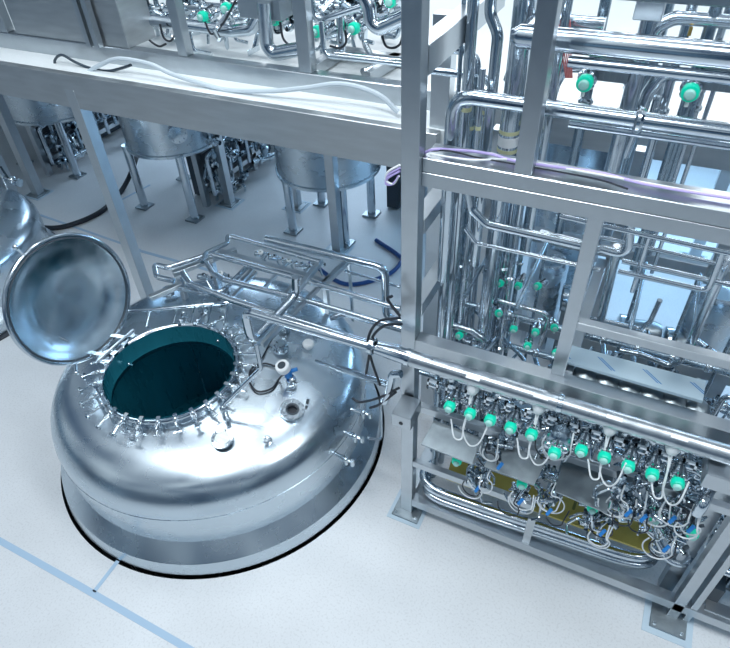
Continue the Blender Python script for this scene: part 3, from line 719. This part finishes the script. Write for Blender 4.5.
tl = children([o for o in bpy.data.objects if o.name.startswith('riser_pipe')][-1])
p = PY(512, 110, 3.55); MB().cyl((p.x, 3.55, 3.33), (p.x, 3.55, 3.39), .0635, 18).build('label_sleeve', 'white', [o for o in C.objects if o.name.startswith('riser_pipe') and o.get('label', '').startswith('thickest')][0])
pipe_thing([PY(489, 0, 3.25) + V(0, 0, .3), PY(490, 14, 3.25), PY(498, 34, 3.25), V(PY(498, 34, 3.25).x - .005, 3.25, 2.6)], .030, 'riser pipe with a sideways kink near the top of the photo', bend=.12)
pipe_thing([PY(430, 46, 3.75), PY(478, 52, 3.75), V(PY(484, 60, 3.75).x, 3.75, .5)], .030, 'riser pipe ending in a sweep elbow toward the rear post', bend=.12)
pipe_thing([PY(430, 70, 3.9), PY(492, 78, 3.9), V(PY(498, 84, 3.9).x, 3.9, .5)], .026, 'slim riser pipe with an elbow behind the tall risers', bend=.10)
XS = [(462, 3.5, .020), (470, 3.6, .026), (478, 3.45, .016), (456, 3.7, .014), (484, 3.7, .024), (503, 3.6, .022), (523, 3.7, .034), (516, 3.9, .018), (532, 3.6, .026), (541, 3.8, .018)]
for i, (px, y, r) in enumerate(XS):
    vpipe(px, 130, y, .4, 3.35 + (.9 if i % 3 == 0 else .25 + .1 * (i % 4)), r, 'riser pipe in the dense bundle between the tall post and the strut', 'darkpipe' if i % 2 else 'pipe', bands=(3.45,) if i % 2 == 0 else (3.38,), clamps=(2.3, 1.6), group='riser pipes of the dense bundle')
# the two thick horizontal pipes above the long beam
a = PY(468, 97, 3.14); zb = a.z
pipe_thing([V(a.x - .08, 3.14, 2.5), V(a.x - .08, 3.14, zb), V(1.9, 3.14, zb)], .042, 'thick pipe that rises beside the tall post and turns right above the long beam', bend=.12, clamps=(.52,), n=20)
pipe_thing([V(-.42, 3.16, zb - .075), V(1.9, 3.16, zb - .075)], .020, 'slim pipe running right below the thick elbowed pipe')
a = PY(520, 36, 3.1); za = a.z
t = thing('header_pipe', (a.x, 3.1, za), 'thick header pipe with rounded end across the top right, above the thickest riser', 'pipe')
MB().tube([(a.x - .04, 3.1, za), (a.x, 3.1, za), (2.0, 3.1, za)], [.03, .055, .055], 20).build('pipe_run', 'pipe', t)
MB().cyl((a.x + .25, 3.08, za - .085), (2.0, 3.08, za - .085), .026, 16).build('lower_pipe', 'pipe', t)
MB().cyl((a.x + .02, 3.1, za), (a.x + .02, 3.45, za - .02), .055, 18).build('elbow', 'pipe', t)
MB().box((-.55, 3.25, 4.24), (2.2, 3.35, 4.34)).build('cross_beam', 'frame', frame, bevel=.006)
jbox(PY(632, 20, 3.3), PY(666, 2, 3.3) + V(0, .12, 0), 'square steel box fixed on the top right beam', hole=False)
# leaning-looking uprights and pipes at the top right (all vertical in the hall)
TR = [(640, 60, 3.6, .046), (652, 60, 3.9, .040), (668, 90, 3.7, .026), (700, 60, 3.6, .030), (712, 60, 3.8, .020), (600, 30, 3.7, .030), (557, 70, 3.5, .024), (676, 160, 3.5, .012), (690, 160, 3.6, .012), (612, 160, 4.0, .030), (640, 160, 3.9, .024), (724, 150, 3.9, .03)]
for i, (px, py, y, r) in enumerate(TR):
    zz = 2.9 + .5 * (i % 3)
    vpipe(px, py, y, zz if i > 8 else 2.6, 4.7 if i < 7 else 3.9, r, 'upright pipe among the bright pipework at the top right', 'pipe' if i % 2 == 0 else 'darkpipe', group='upright pipes at the top right', clamps=(3.6,))
for x in (.55, .95, 1.5): MB().box((x, 3.9, 2.4), (x + .09, 3.98, 3.7)).build('upright', 'frame', frame, bevel=.005)
for i, (px, py) in enumerate(((582, 88), (689, 98))):
    p = PY(px, py, 3.35); put_valve(p + V(0, .27, 0), ['large green-ringed valve at the top right, left of the pair', 'large green-ringed valve at the top right, right of the pair'][i], 1.15)
    t = thing('valve_controller', p + V(.02, .3, -.05), ['ribbed steel controller box beside the left large green-ringed valve', 'ribbed steel controller box beside the right large green-ringed valve'][i], 'box')
    m = MB(); m.box(p + V(.03, .22, -.03), p + V(.22, .42, .16)); 
    for k in range(6): m.box(p + V(.035 + k * .03, .21, -.02), p + V(.045 + k * .03, .22, .15))
    m.build('housing', 'plate', t)
    MB().tube(fillet([p + V(-.02, .34, .0), p + V(-.16, .34, -.01), p + V(-.20, .34, -.12), p + V(-.24, .34, -.5)], .1), .036, 14).build('inlet_pipe', 'pipe', t)
for k, (px, py) in enumerate(((538, 18), (672, 17))):
    p = PY(px, py, 3.6)
    pipe_thing([p + V(-.12, 0, -.35), p + V(-.06, 0, -.05), p + V(.02, 0, .0), p + V(.35, 0, .0)], .034, ['bent pipe behind the header pipe left of the top right box', 'bent pipe behind the header pipe right of the top right box'][k], bend=.09)
    t = thing('drain_cock', p + V(.08, -.03, -.06), ['small brass drain cock under the left bent pipe at the top right', 'small brass drain cock under the right bent pipe at the top right'][k], 'valve')
    MB().cyl(p + V(.1, -.03, -.07), p + V(.1, -.03, -.03), .009, 10).build('cock_body', 'brass', t)
for k in range(5): cable([PY(558 + k * 3, 20, 3.5), PY(561 + k * 2.4, 45, 3.5), PY(566 + k * 1.5, 78, 3.5)], .004, 'red', 'thin red cable hanging in the bundle at the top right', group='red cables at the top right')
#=================================================================== INSIDE THE SKID
mid = [
 ([(468, 190), (471, 209), (486, 224), (570, 243), (600, 250)], 3.10, .026, 'polished pipe bending out from the riser bundle below the long beam'),
 ([(465, 228), (476, 243), (600, 270)], 3.15, .013, 'thin pipe below the one bending out of the riser bundle'),
 ([(540, 233), (620, 254), (629, 249), (631, 222)], 3.15, .024, 'pipe with an upturned end crossing behind the middle upright'),
 ([(560, 216), (740, 256)], 3.05, .014, 'thin straight pipe directly under the long beam at the right'),
 ([(600, 237), (723, 265)], 3.3, .013, 'short thin pipe second below the long beam at the right'),
 ([(622, 261), (740, 287)], 3.3, .016, 'thin straight pipe third below the long beam at the right'),
 ([(618, 271), (708, 291), (723, 252)], 3.2, .016, 'thin pipe turned up at its right end inside the skid'),
 ([(649, 237), (632, 292)], 3.25, .013, 'short thin hanging pipe with an open lower end'),
 ([(618, 246), (601, 318)], 3.5, .030, 'stout upright pipe with small side bolts behind the middle upright'),
 ([(728, 258), (690, 345)], 3.4, .030, 'long upright pipe at the far right inside the skid'),
 ([(498, 300), (545, 313), (549, 318), (540, 345)], 3.5, .016, 'thin looped pipe over the inner valves left of the middle upright'),
 ([(620, 350), (640, 354), (670, 366), (682, 360), (684, 350)], 3.5, .020, 'curved pipe behind the blue-striped panel'),
 ([(586, 322), (592, 318), (640, 329), (650, 322), (660, 300)], 3.7, .018, 'curved pipe above the beam behind the blue-striped panel'),
 ([(455, 345), (480, 352), (486, 340), (470, 330), (440, 322)], 3.3, .026, 'looped pipe at the foot of the riser bundle'),
]
for pp, y, r, lab in mid: pipe_thing(L(y, *pp), r, lab, bend=r * 3)
jbox(PY(575, 178 + 20, 3.6), PY(600, 222, 3.6) + V(0, .1, 0), 'small steel box behind the middle upright', hole=False) if False else None
# inner manifold rows with valves
rows = [(1.55, 3.35), (1.50, 3.75), (1.0, 3.45), (.95, 3.9), (1.95, 3.6)]
for k, (z, y) in enumerate(rows):
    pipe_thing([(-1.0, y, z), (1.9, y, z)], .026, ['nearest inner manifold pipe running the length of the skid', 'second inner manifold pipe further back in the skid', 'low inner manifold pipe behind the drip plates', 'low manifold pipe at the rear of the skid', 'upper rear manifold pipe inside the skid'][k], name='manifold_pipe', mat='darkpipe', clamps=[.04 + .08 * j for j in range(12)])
IV = [(459, 345), (468, 368), (643, 348), (708, 366), (587, 404), (503, 295), (518, 288), (541, 296), (510, 330), (532, 338), (488, 322), (546, 334), (680, 405), (480, 340), (560, 360), (523, 352)]
for i, (px, py) in enumerate(IV):
    y = (3.2, 3.1, 3.35, 3.3, 3.0, 3.5, 3.6, 3.6, 3.4, 3.4, 3.4, 3.5, 3.05, 3.3, 3.2, 3.3)[i]
    v = put_valve(PY(px, py, y) + V(0, .18, 0), 'small green-ringed valve among the pipes inside the skid', .75, rz=random.uniform(-.5, .5), rx=random.uniform(-.4, .3), group='green-ringed valves inside the skid')
# fittings prototype: a union tee with nuts, copied through the skid
def make_fit():
    t = thing('pipe_fitting', (0, 0, 0), 'small steel pipe fitting packed among the pipes inside the skid', 'fitting', 'pipe fittings packed inside the skid')
    m = MB().lathe([(.018, -.09), (.018, -.05), (.032, -.045), (.032, -.03), (.022, -.02), (.022, .02), (.032, .03), (.032, .045), (.018, .05), (.018, .09)], (0, 0, 0), (1, 0, 0), 14)
    m.build('union', 'fine', t)
    m = MB().lathe([(.016, .0), (.016, .05), (.028, .055), (.030, .09), (.018, .10), (.012, .13)], (0, 0, 0), (0, -.4, 1), 12); m.build('branch', 'darkpipe', t)
    MB().tube(fillet([(0, 0, -.02), (0, -.06, -.05), (.02, -.06, -.16), (.10, -.04, -.17)], .03), .011, 8).build('drain_tube', 'fine', t)
    MB().cyl((-.05, -.03, .02), (-.05, -.06, .05), .016, 8).build('screw_cap', 'dark', t)
    return t
fp = make_fit(); FK = kidmap(fp); first = True
def put_fit(p, s=1.0, rz=0, rx=0, label=None, group=None):
    global first
    o = fp if first else copy_tree(fp, None, FK); first = False
    o.location = p; o.scale = (s,) * 3; o.rotation_euler = (rx, 0, rz)
    if label: o['label'] = label
    if group: o['group'] = group
    return o
random.seed(11)
for i in range(95):
    x = random.uniform(-1.05, 1.9); y = random.choice((3.1, 3.3, 3.5, 3.7, 3.95)); z = random.choice((.55, .75, 1.0, 1.25, 1.5, 1.65))
    put_fit((x, y, z), random.uniform(.9, 1.5), random.choice((0, 1.57, .4, -.6, 3.14)), random.uniform(-.6, .6))
for i in range(30):
    x = -1.0 + i * .068; put_fit((x, random.choice((2.88, 2.92, 2.98)), random.choice((1.62, 1.72, 1.80, 2.02))), random.uniform(.7, 1.0), random.choice((0, 1.57, .7)), random.uniform(-.5, .5), 'small steel pipe fitting close behind the upper valve row', 'pipe fittings behind the upper valve row')
# lower instrument clusters with loose cables between the plates
for k, (cx, cy) in enumerate(((478, 478), (548, 500), (600, 520), (560, 440), (640, 505), (668, 506), (500, 455), (686, 515), (662, 535), (625, 500), (520, 490))):
    base = PY(cx, cy, 2.72)
    for j in range(7):
        put_fit(base + V(random.uniform(-.09, .09), random.uniform(-.03, .2), random.uniform(-.16, .16)), random.uniform(.6, 1.0), random.uniform(0, 6.28), random.uniform(-1, 1), 'small steel fitting in a cluster of cables below the upper valves', 'fittings in the lower cable clusters')
    for j in range(3):
        c_ = base + V(random.uniform(-.08, .08), random.uniform(-.12, -.03), random.uniform(-.08, .08)); rr = random.uniform(.05, .10); a0 = random.uniform(2.4, 3.6); sp_ = random.uniform(3.2, 4.6)
        q = [c_ + V(math.cos(a0 + sp_ * i / 7) * rr, -.02 * i / 7, math.sin(a0 + sp_ * i / 7) * rr * 1.3) for i in range(8)]
        q.append(q[-1] + V(random.uniform(-.02, .02), .05, .08))
        cable(q, .005, 'white' if j < 2 else 'black', 'thin cable looping in the cluster below the upper valve row', group='cables looping below the upper valves')
    b = MB().cyl(base + V(.04, -.10, .05), base + V(.02, -.12, .0), .013, 8)
    tag(b.build('cable_plug', 'blue'), 'small blue plug in a cable cluster below the upper valves', 'plug', 'blue plugs in the lower cable clusters')
random.seed(3)
for i in range(16):
    x = -1.0 + i * .17; y = random.choice((3.05, 3.25, 3.45)); z = random.uniform(1.1, 2.0)
    pipe_thing([(x, y, .35), (x, y, z), (x + random.choice((-.3, .3, .45)), y, z), (x + random.choice((-.2, .2)), y + .5, z)], random.choice((.012, .016, .02)), 'small bent pipe in the tangle inside the skid', group='small bent pipes inside the skid', mat=random.choice(('pipe', 'darkpipe')), bend=.06)
for i in range(8):
    x = -.9 + i * .36
    pipe_thing([(x, 3.2, 2.35), (x, 4.1, 2.35), (x, 4.1, 1.0)], .014, 'thin pipe running front to back inside the skid', group='thin front-to-back pipes inside the skid', mat='darkpipe')
# vessels and pumps seen through the skid
for k, (px, py, y, r, lab) in enumerate(((549, 268, 5.6, .20, 'small bright cylinder standing on the floor behind the skid'), (590, 130, 6.2, .38, 'pale rounded vessel behind the long beam at the right'), (718, 300, 5.2, .22, 'small steel cylinder at the right edge behind the skid'))):
    p = PY(px, py, y); t = thing('rear_vessel', (p.x, y, 0), lab, 'vessel')
    h = max(p.z + .15, .9)
    MB().lathe([(r, .3), (r, h - r * .4), (r * .8, h - .1 * r), (0, h)], (p.x, y, 0), n=32).build('vessel_body', 'tank', t)
    for q in ((-.6, -.6), (.6, -.6), (0, .8)): MB().cyl((p.x + q[0] * r, y + q[1] * r, 0), (p.x + q[0] * r, y + q[1] * r, .35), .03, 10).build('leg', 'pipe', t)
for k, (px, py) in enumerate(((585, 300), (643, 332), (690, 345), (600, 345))):
    p = PZ(px, py, .9); t = thing('transfer_pump', (p.x, p.y, 0), 'steel pump unit on the floor under the inner skid pipes', 'pump', 'pump units behind the skid')
    MB().lathe([(0, -.16), (.10, -.15), (.12, -.1), (.12, .1), (.10, .15), (0, .16)], (p.x, p.y, .9), (1, .2, 0), 20).build('motor', 'plate', t)
    MB().lathe([(0, -.04), (.15, -.03), (.15, .03), (0, .04)], (p.x - .2, p.y - .04, .9), (1, .2, 0), 20).build('pump_head', 'fine', t)
    MB().box((p.x - .2, p.y - .12, 0), (p.x + .15, p.y + .12, .78)).build('pedestal', 'plate', t)
#=================================================================== UNDER THE PLATFORM: dark pipe racks behind the vessels
fit_lab = 'small pipe fitting in the dark pipe racks under the platform'
random.seed(21)
for k, (fp0, fp1) in enumerate((((52, 175), (108, 140)), ((205, 205), (268, 160)), ((368, 226), (408, 190)))):
    a_ = PZ(*fp0, 0); b_ = PZ(*fp1, 0); x = (a_.x + b_.x) / 2; y0, y1 = a_.y, b_.y + 1.0
    if k == 2: x = a_.x + .45; y0 += .4
    t = thing('pipe_rack', (x, y0, 0), ['dark pipe rack under the platform between the left two vessels', 'dark pipe rack under the platform between the middle and right vessels', 'dark pipe rack under the platform beside the tall post'][k], 'rack')
    for z in (.30, .95, 1.6): MB().box((x - .05, y0, z - .08), (x + .05, y1, z)).build('rack_beam', 'frame', t)
    for j in range(3): y = y0 + (y1 - y0) * j / 2; MB().box((x - .05, y - .05, 0), (x + .05, y + .05, 2.9)).build('rack_post', 'frame', t)
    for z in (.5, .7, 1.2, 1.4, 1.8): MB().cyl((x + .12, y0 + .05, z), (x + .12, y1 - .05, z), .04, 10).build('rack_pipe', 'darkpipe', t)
    MB().box((x - .40, y0 + .2, .02), (x - .2, y1, 1.5)).build('back_panel', 'dark', t)
    for j in range(12):
        y = y0 + (y1 - y0) * j / 11; h = .9 + .22 * (j % 4)
        pipe_thing([(x + .22, y, .25 + .1 * (j % 3)), (x + .22, y, h), (x + .28, y + .3, h + .08)], .035, 'small bent pipe in front of the dark racks under the platform', mat='darkpipe' if j % 2 else 'pipe', group='bent pipes under the platform', bend=.08)
    for j in range(26): put_fit((x + .3 + random.uniform(-.1, .1), random.uniform(y0, y1), random.uniform(.15, 1.7)), random.uniform(1.5, 2.6), random.uniform(0, 6), random.uniform(-1, 1), fit_lab, 'pipe fittings under the platform')
hose = [PZ(20, 222, .04), PZ(50, 228, .04), PZ(76, 223, .04), PZ(103, 210, .04), PZ(122, 190, .04), PZ(133, 168, .3), PZ(138, 150, .9)]
cable(hose, .04, 'black', 'thick black hose snaking over the floor to the vessel left of the middle', 'hose', name='floor_hose')
cable([PZ(376, 240, .03), PZ(398, 255, .03), PZ(401, 262, .03), PZ(385, 276, .03), PZ(345, 284, .03), PZ(310, 262, .03)], .03, 'navy', 'dark blue hose curving over the floor behind the pipe bridge', 'hose', name='floor_hose')
for x, y in ((PZ(34, 190, 0).x + 1.0, 5.6),):
    pass
# post with a small valve at the left edge in front of the second tank
p = PY(20, 210, 3.2)
lp_ = thing('end_post', (p.x, 3.9, 0), 'steel post at the left edge standing behind the open lid', 'post')
p = PZ(45, 268, .0); q = PZ(8, 170, 2.2)
yy = 4.7; x0 = PY(22, 215, yy).x
lp_.location = (x0, yy, 0); MB().box((x0 - .07, yy - .07, .02), (x0 + .07, yy + .07, 2.75)).build('post', 'frame', lp_, bevel=.006)
p = PY(12, 180, yy - .12); t = thing('ball_valve', p, 'small ball valve with a dark lever on the left edge post', 'valve')
m = MB().cyl(p + V(-.14, 0, 0), p + V(.12, 0, -.02), .035, 12); m.ball(p, .06); m.cyl(p + V(.1, 0, -.02), p + V(.14, 0, -.02), .055, 12); m.build('valve_body', 'fine', t)
MB().bar(p + V(0, -.04, .05), p + V(-.03, -.05, .22), .025, .012).build('lever', 'dark', t)
#=================================================================== ON THE PLATFORM
yr = 4.34
RT = 3.285
MB().box((-14, yr, RT - .16), (-1.45, yr + .12, RT)).build('cross_beam', 'frame', pf, bevel=.006)
c0 = PY(15, 30, yr + .02); c1 = PY(128, 45, yr + .02)
cab = thing('control_cabinet', ((c0.x + c1.x) / 2, yr + .3, RT), 'large steel cabinet on the platform at the top left', 'cabinet')
MB().box((c0.x, yr + .02, RT), (c1.x, yr + .40, 4.6)).build('cabinet_body', 'fascia', cab, bevel=.006)
for px in (90, 98):
    q = PY(px, 40, yr - .02); MB().box((q.x - .03, yr - .06, RT), (q.x + .03, yr + .0, 4.6)).build('guide_rail', 'frame', cab)
pfs = [('upright post on the platform beam left of the cabinet', 6, 30, .15), ('upright post on the platform beam right of the cabinet', 186, 54, .10), ('upright post on the platform beam in the middle of the row', 308, 70, .12)]
for lab, px, py, w in pfs:
    q = PY(px, py, yr + .06); tag(MB().box((q.x - w / 2, yr + .01, RT), (q.x + w / 2, yr + .11, 5.0)).build('platform_upright', 'frame', bevel=.006), lab, 'post')
def LD(y, *pp): return [PY(px, py, y) for px, py in pp]
dp = [
 ([(140, 19), (232, 31), (252, 29), (262, 8)], 4.75, .055, 'thick pipe above the platform that turns up into the steel box'),
 ([(264, 2), (267, 46), (274, 54), (305, 48)], 4.55, .060, 'thick pipe dropping from the steel box and turning right above the platform'),
 ([(360, -12), (369, 6), (371, 22), (379, 29), (412, 14)], 4.5, .055, 'thick S-shaped pipe above the platform beside the tall post'),
 ([(310, -5), (315, 16), (322, 20), (362, 7)], 4.55, .024, 'slim bent pipe above the platform right of the middle upright'),
 ([(321, 21), (324, 51), (329, 56), (404, 64)], 4.5, .022, 'slim L-shaped pipe low over the platform left of the tall post'),
 ([(335, 55), (410, 63)], 4.7, .035, 'pipe lying low on the platform frame left of the tall post'),
 ([(325, 35), (420, 5)], 5.1, .05, 'slanting thick pipe at the rear of the platform'),
 ([(190, 6), (300, 16)], 5.3, .05, 'thick pipe at the rear of the platform behind the green-ringed valves'),
 ([(225, 36), (228, 52), (222, 4)], 4.9, .018, 'thin upright pipe on the platform beside the green-ringed valve'),
 ([(340, 12), (342, 52)], 4.75, .035, 'short upright pipe on the platform right of the middle upright'),
]
for pp, y, r, lab in dp: pipe_thing(LD(y, *pp), r, lab, bend=r * 2.4)
q = PY(264, 6, 4.7)
jbox((q.x - .20, 4.6, q.z - .08), (q.x + .22, 4.95, q.z + .5), 'steel box above the platform fed by thick pipes', hole=False)
for k, (px, py) in enumerate(((222, 9), (203, 18), (277, 21), (319, 33), (389, 2), (240, -4), (356, 30))):
    put_valve(PY(px, py, 4.75) + V(0, .25, 0), 'green-ringed valve above the white platform', 1.3, rz=random.uniform(-.3, .3), group='green-ringed valves on the platform')
random.seed(5)
for k in range(38):
    px = random.choice((random.uniform(140, 295), random.uniform(315, 400))); py = random.uniform(-20, 26)
    put_fit(PY(px, py, random.uniform(4.8, 5.6)), random.uniform(1.3, 2.4), random.uniform(0, 6), random.uniform(-1, 1), 'small steel fitting in the pipework above the platform', 'pipe fittings on the platform')
sk = thing('platform_skid', (PZ(355, 62, DZ).x, PZ(355, 62, DZ).y, DZ), 'low steel base frame lying on the platform left of the tall post', 'frame')
for (a_, b_) in (((312, 70), (342, 52)), ((366, 77), (398, 58)), ((340, 52), (412, 62))):
    MB().bar(PZ(*a_, DZ + .06), PZ(*b_, DZ + .06), .09, .09).build('base_channel', 'frame', sk)
cable(L(4.12, (88, 72), (98, 66), (112, 60), (125, 59), (150, 64), (172, 74), (200, 83), (228, 90), (271, 91), (305, 88), (342, 84), (377, 94), (398, 112)), .020, 'hosegrey', 'long pale cable lying along the platform edge', name='cable')
cable(L(4.16, (56, 70), (55, 60), (62, 55), (75, 62), (90, 68), (108, 71), (122, 68), (131, 65)), .013, 'dark', 'dark looped cable on the platform under the cabinet')
for k, pp in enumerate((((236, 0), (224, 22), (212, 34), (205, 22)), ((280, 22), (284, 40), (296, 46), (300, 26)), ((160, 24), (164, 38), (172, 40), (178, 22)), ((380, 24), (386, 46), (400, 44), (404, 18)), ((142, 20), (146, 36), (158, 46), (166, 44)), ((345, 30), (346, 42), (340, 48), (330, 46)))):
    cable(LD(4.65, *pp), .010, 'black', 'black cable drooping from the pipework above the platform', group='black cables above the platform')
t = tag(MB().box(PZ(248, 56, DZ), PZ(260, 50, DZ) + V(0, 0, .05)).build('metal_bracket', 'fine'), 'small shiny bracket lying loose on the white platform', 'bracket')
# cables on the long beam
BZ = 3.505
cable([PZ(408, 176, 3.2), PZ(426, 152, BZ + .01), PZ(455, 150, BZ + .01), PZ(490, 154, BZ + .01), PZ(520, 162, BZ + .01), PZ(600, 173, BZ + .01), PZ(650, 185, BZ + .01), PZ(760, 203, BZ + .01)], .008, 'lilac', 'lilac cable running along the top of the long beam')
cable([PZ(430, 154, BZ + .01), PZ(455, 158, BZ + .01), PZ(475, 160, BZ + .01), PZ(520, 160, BZ + .01), PZ(580, 171, BZ + .01), PZ(740, 200, BZ + .01)], .006, 'white', 'white cable beside the lilac one on the long beam')
cable([PZ(428, 151, BZ + .01), PZ(450, 151, BZ + .03), PZ(480, 158, BZ + .01), PZ(560, 172, BZ + .01), PZ(600, 180, BZ + .01), PZ(628, 189, BZ + .01)], .005, 'black', 'black cable on top of the long beam')
for k in range(3): cable([PY(400, 165 + 3 * k, 3.0), PY(388, 172 + 3 * k, 3.0), PY(386, 180 + 2 * k, 3.0), PY(393, 184, 3.0), PY(399, 176, 3.0)], .007, 'lilac' if k else 'white', 'thin cable loop hanging behind the tall front post', group='cable loops behind the tall post')
# black hoses and small pipes left of the tall post
for k, pp in enumerate((((400, 318), (378, 322), (368, 340), (372, 362), (380, 385)), ((402, 324), (384, 326), (372, 338), (369, 356), (366, 374)), ((400, 316), (388, 300), (392, 296)), ((399, 388), (378, 398), (360, 402), (352, 398)), ((396, 392), (380, 404), (370, 408)))):
    cable(L(2.70, *pp), .010, 'black', ['black hose looping down beside the tall post, the outer one', 'black hose looping down beside the tall post, the inner one', 'short black hose above the conduit beside the tall post', 'black cable reaching from the post toward the tank flank', 'short black hose by the open pipe end'][k], 'hose', name='hose')
pipe_thing(L(2.72, (401, 374), (392, 374), (389, 392), (384, 402)), .030, 'curved open pipe end beside the tall post above the junction box', bend=.08)
pipe_thing([PZ(316, 361, 1.35), PZ(330, 366, 1.45), PY(392, 388, 2.78)], .014, 'thin white pipe rising from the dome to the tall post')
pipe_thing([PZ(338, 368, 1.35), PY(388, 384, 2.8)], .028, 'short stout pipe at the right shoulder of the dome')
pipe_thing([PZ(381, 400, .95), PZ(382, 440, .50) , PZ(368, 438, .7)], .012, 'thin bent drain pipe at the right flank of the tank', bend=.04)
# right edge bottom: second skid beyond the end post
s2 = thing('side_skid', (1.7, 2.9, 0), 'part of another low skid at the bottom right corner', 'frame')
MB().box((1.28, 2.86, .12), (2.4, 2.96, .24)).build('skid_rail', 'frame', s2, bevel=.004); MB().box((1.28, 3.05, .30), (2.4, 3.5, .34)).build('skid_plate', 'plate', s2)
MB().box((1.26, 2.95, .24), (1.36, 3.2, .42)).build('end_block', 'dark', s2)
for y in (3.0, 3.2, 3.4): MB().cyl((1.25, y, .6 + (y - 3)), (2.4, y, .6 + (y - 3)), .03, 12).build('skid_pipe', 'pipe', s2)
for k in range(14): put_fit((random.uniform(1.3, 2.0), random.uniform(2.95, 3.4), random.uniform(.45, 1.1)), random.uniform(.9, 1.4), random.uniform(0, 6), random.uniform(-1, 1), 'small steel fitting on the low skid at the bottom right corner', 'fittings on the corner skid')
